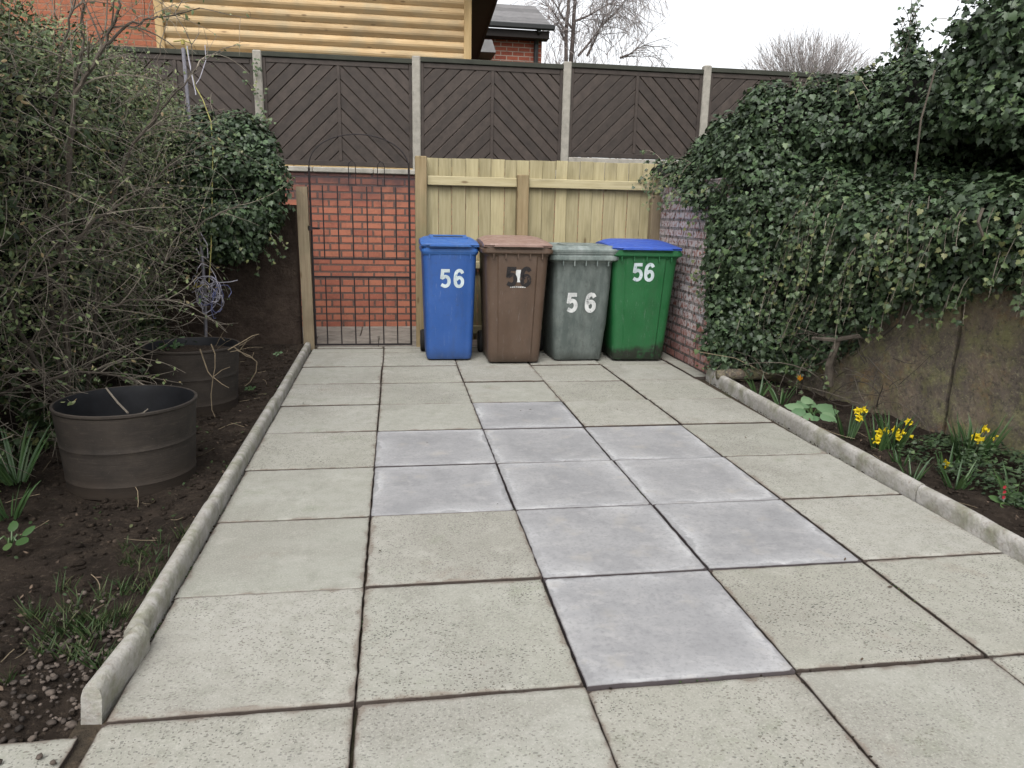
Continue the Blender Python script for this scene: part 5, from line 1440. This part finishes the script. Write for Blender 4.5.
# ================================================================== BITS ON THE BEDS
def scat_tufts(name, spots, mat, L, n=(8, 16), w=.002):
    m = MB()
    for (x, y, z) in spots:
        for k in range(random.randint(*n)):
            a = random.uniform(0, 6.28); strap_leaf(m, (x+random.gauss(0, .012), y+random.gauss(0, .012), z-.005), (math.cos(a)*.6, math.sin(a)*.6, 1), random.uniform(*L), w, random.uniform(.2, 1.2), 4)
    o = m.build(name, M[mat], smooth='all'); o['kind'] = 'stuff'; return o
random.seed(61)
sp = []
for k in range(44):
    y = random.triangular(.08, 1.2, .4); x = KL(y)-.07-abs(random.gauss(0, .13)); sp.append((x, y, lbz(x, y)))
for k in range(20):
    y = random.uniform(.1, .7); x = random.uniform(-1.15, -.85); sp.append((x, y, lbz(x, y)))
o = scat_tufts('grass_tufts', sp, 'grass', (.03, .085)); tag(o, 'thin grass tufts in the soil beside the near left kerb', 'grass')
strap_clump('bulb_plant', 'tall dark green leaf clump at the left edge beside the big pot', (-1.52, 1.62, .06), 26, (.16, .30), .007)
strap_clump('bulb_plant', 'second leaf clump at the left edge in front of the big pot', (-1.38, 1.25, .05), 20, (.08, .18), .006)
broad_plant('weed', 'broad leaved weed at the left edge in front of the pots', 'weed', (-1.25, .98, .05), 6, .05, OVAL, M['straps'])
broad_plant('weed', 'small weed seedling on bare soil near the gate end of the left kerb', 'weed', (-.86, 3.35, .04), 7, .028, OVAL, M['straps'])
broad_plant('weed', 'tiny bright weed in the soil by the gate post', 'weed', (-.86, 4.6, .04), 6, .026, OVAL, M['paleleaf'])
# small weeds, stuff
LP = []; LN = []; LT = []
for k in range(170):
    y = random.triangular(.05, 5.1, .5); x = KL(y)-.07-abs(random.gauss(0, .35)); x = max(x, -1.9); LP.append((x, y, lbz(x, y)+.012)); LN.append((random.gauss(0, .4), random.gauss(0, .4), 1)); LT.append((random.gauss(0, 1), random.gauss(0, 1), .2))
V, Tt = scatter(np.array(LP), np.array(LN), np.array(LT), rng.uniform(.007, .02, len(LP)), OVAL); o = np_mesh('seedlings', V, Tt, M['grass']); o['kind'] = 'stuff'; tag(o, 'scattered weed seedlings on the left bed', 'seedlings')
# pebbles
ICO = None
def pebbles(name, spots, sizes, mat, label):
    phi = (1+5**.5)/2
    B = np.array([(-1, phi, 0), (1, phi, 0), (-1, -phi, 0), (1, -phi, 0), (0, -1, phi), (0, 1, phi), (0, -1, -phi), (0, 1, -phi), (phi, 0, -1), (phi, 0, 1), (-phi, 0, -1), (-phi, 0, 1)])/1.9
    T_ = np.array([(0, 11, 5), (0, 5, 1), (0, 1, 7), (0, 7, 10), (0, 10, 11), (1, 5, 9), (5, 11, 4), (11, 10, 2), (10, 7, 6), (7, 1, 8), (3, 9, 4), (3, 4, 2), (3, 2, 6), (3, 6, 8), (3, 8, 9), (4, 9, 5), (2, 4, 11), (6, 2, 10), (8, 6, 7), (9, 8, 1)])
    n = len(spots); P = np.array(spots); W = B[None]*(1+rng.normal(0, .14, (n, 12, 1)))
    W = W*rng.uniform(.6, 1.15, (n, 1, 3))*np.array([1, 1, .65])*np.array(sizes)[:, None, None]
    a = rng.uniform(0, 6.28, n); c_, s_ = np.cos(a)[:, None], np.sin(a)[:, None]
    X = W[..., 0]*c_-W[..., 1]*s_; Yv = W[..., 0]*s_+W[..., 1]*c_; W = np.stack([X, Yv, W[..., 2]], -1)+P[:, None]
    o = np_mesh(name, W.reshape(-1, 3), (T_[None]+(np.arange(n)*12)[:, None, None]).reshape(-1, 3), M[mat], None, True); o['kind'] = 'stuff'
    return tag(o, label, name.replace('_', ' '))
sp = []; sz = []
for k in range(430):
    y = random.triangular(.01, .75, .06); x = KL(y)-.06-abs(random.gauss(0, .22)); sp.append((x, y, lbz(x, y)+.006)); sz.append(random.choice([.004, .006, .007, .009, .012]))
for k in range(40): 
    x, y = random.uniform(-1.1, -.66), random.uniform(-.13, -.0); sp.append((x, y, -.02 if y > -.08 else .004)); sz.append(random.uniform(.008, .016))
pebbles('gravel', sp, sz, 'pebble', 'pale pebbles heaped at the open end of the left bed')
sp = []; sz = []
for k in range(2600):
    y = random.uniform(.0, 5.15); x = random.uniform(-1.85, KL(y)-.06); sp.append((x, y, lbz(x, y)+.004+.02*fbm((x, y, 0), 5, 3))); sz.append(random.choice([.004, .005, .007, .009, .014, .02]))
for k in range(1500):
    y = random.uniform(-.5, 3.65); x = random.uniform(KR(y)+.06, WR(y)); sp.append((x, y, bz(x, y)+.004+.02*fbm((x+9, y, 0), 5, 3))); sz.append(random.choice([.004, .005, .007, .009, .013]))
pebbles('soil_clods', sp, sz, 'soil', 'crumbly clods of dark soil on both beds')
LP = []; LN = []; LT = []
for k in range(620):
    if random.random() < .62: y = random.uniform(.05, 5.1); x = random.uniform(-1.9, KL(y)-.06); z = lbz(x, y)
    else: y = random.uniform(-.5, 3.65); x = random.uniform(KR(y)+.06, WR(y)); z = bz(x, y)
    LP.append((x, y, z+.016)); LN.append((random.gauss(0, .45), random.gauss(0, .45), 1)); LT.append((random.gauss(0, 1), random.gauss(0, 1), .1))
V, Tt = scatter(np.array(LP), np.array(LN), np.array(LT), rng.uniform(.008, .026, len(LP)), LANCE); o = np_mesh('leaf_litter', V, Tt, M['litter']); o['kind'] = 'stuff'; tag(o, 'brown dead leaves scattered over both beds', 'leaf litter')
m = MB()
for k in range(120):
    if random.random() < .7: y = random.uniform(.1, 5.1); x = random.uniform(-1.85, KL(y)-.1); z = lbz(x, y)
    else: y = random.uniform(-.3, 3.6); x = random.uniform(KR(y)+.08, WR(y)-.05); z = bz(x, y)
    a = random.uniform(0, 6.28); m.tube(wander((x, y, z+.014), (math.cos(a), math.sin(a), .05), random.uniform(.05, .2), 4, .4, .1), .0016, 3, False)
o = m.build('fallen_twigs', M['drystem']); o['kind'] = 'stuff'; tag(o, 'thin fallen twigs lying on the soil', 'twigs')
# moss and grit in the joints
random.seed(90); sp = []; sz = []
for k in range(900):
    if random.random() < .5: x = random.choice([-1, 0, 1, 2, 3, 4])*PX+random.gauss(0, .003); y = random.uniform(-.6, 5.0)
    elif random.random() < .5: x = random.uniform(-.6, 2.4); y = random.randint(-1, 8)*PY+random.gauss(0, .003)
    elif random.random() < .5: y = random.uniform(.1, 5); x = KL(y)+random.uniform(.0, .02)
    else: y = random.uniform(0, 3.7); x = KR(y)-random.uniform(0, .02)
    sp.append((x, y, -.006)); sz.append(random.uniform(.002, .006))
pebbles('joint_grit', sp, sz, 'soil', 'dark grit and moss lodged in the paving joints')
sp = []; sz = []
for k in range(26):
    if random.random() < .5: x = KL(1)+.008; y = random.triangular(.1, 4.5, .3)
    elif random.random() < .5: x = random.choice([0, 1, 2, 3])*PX; y = random.uniform(-.6, 4.6)
    else: x = random.uniform(-.5, 2.3); y = random.randint(-1, 7)*PY
    for q in range(random.randint(5, 16)):
        al = abs(x-round(x/PX)*PX) < .02
        sp.append((x+random.gauss(0, .003 if al else .03), y+random.gauss(0, .03 if al else .003), -.004)); sz.append(random.uniform(.002, .0055))
pebbles('joint_moss', sp, sz, 'grass', 'small cushions of green moss in the paving joints')
LP = []; LN = []; LT = []
for k in range(46):
    x, y = random.uniform(-.5, 2.3), random.triangular(-.4, 5, 4.6); LP.append((x, y, .009)); LN.append((random.gauss(0, .3), random.gauss(0, .3), 1)); LT.append((random.gauss(0, 1), random.gauss(0, 1), .05))
V, Tt = scatter(np.array(LP), np.array(LN), np.array(LT), rng.uniform(.008, .02, len(LP)), LANCE); o = np_mesh('blown_leaves', V, Tt, M['litter']); o['kind'] = 'stuff'; tag(o, 'few tiny dead leaves blown across the paving', 'leaf litter')
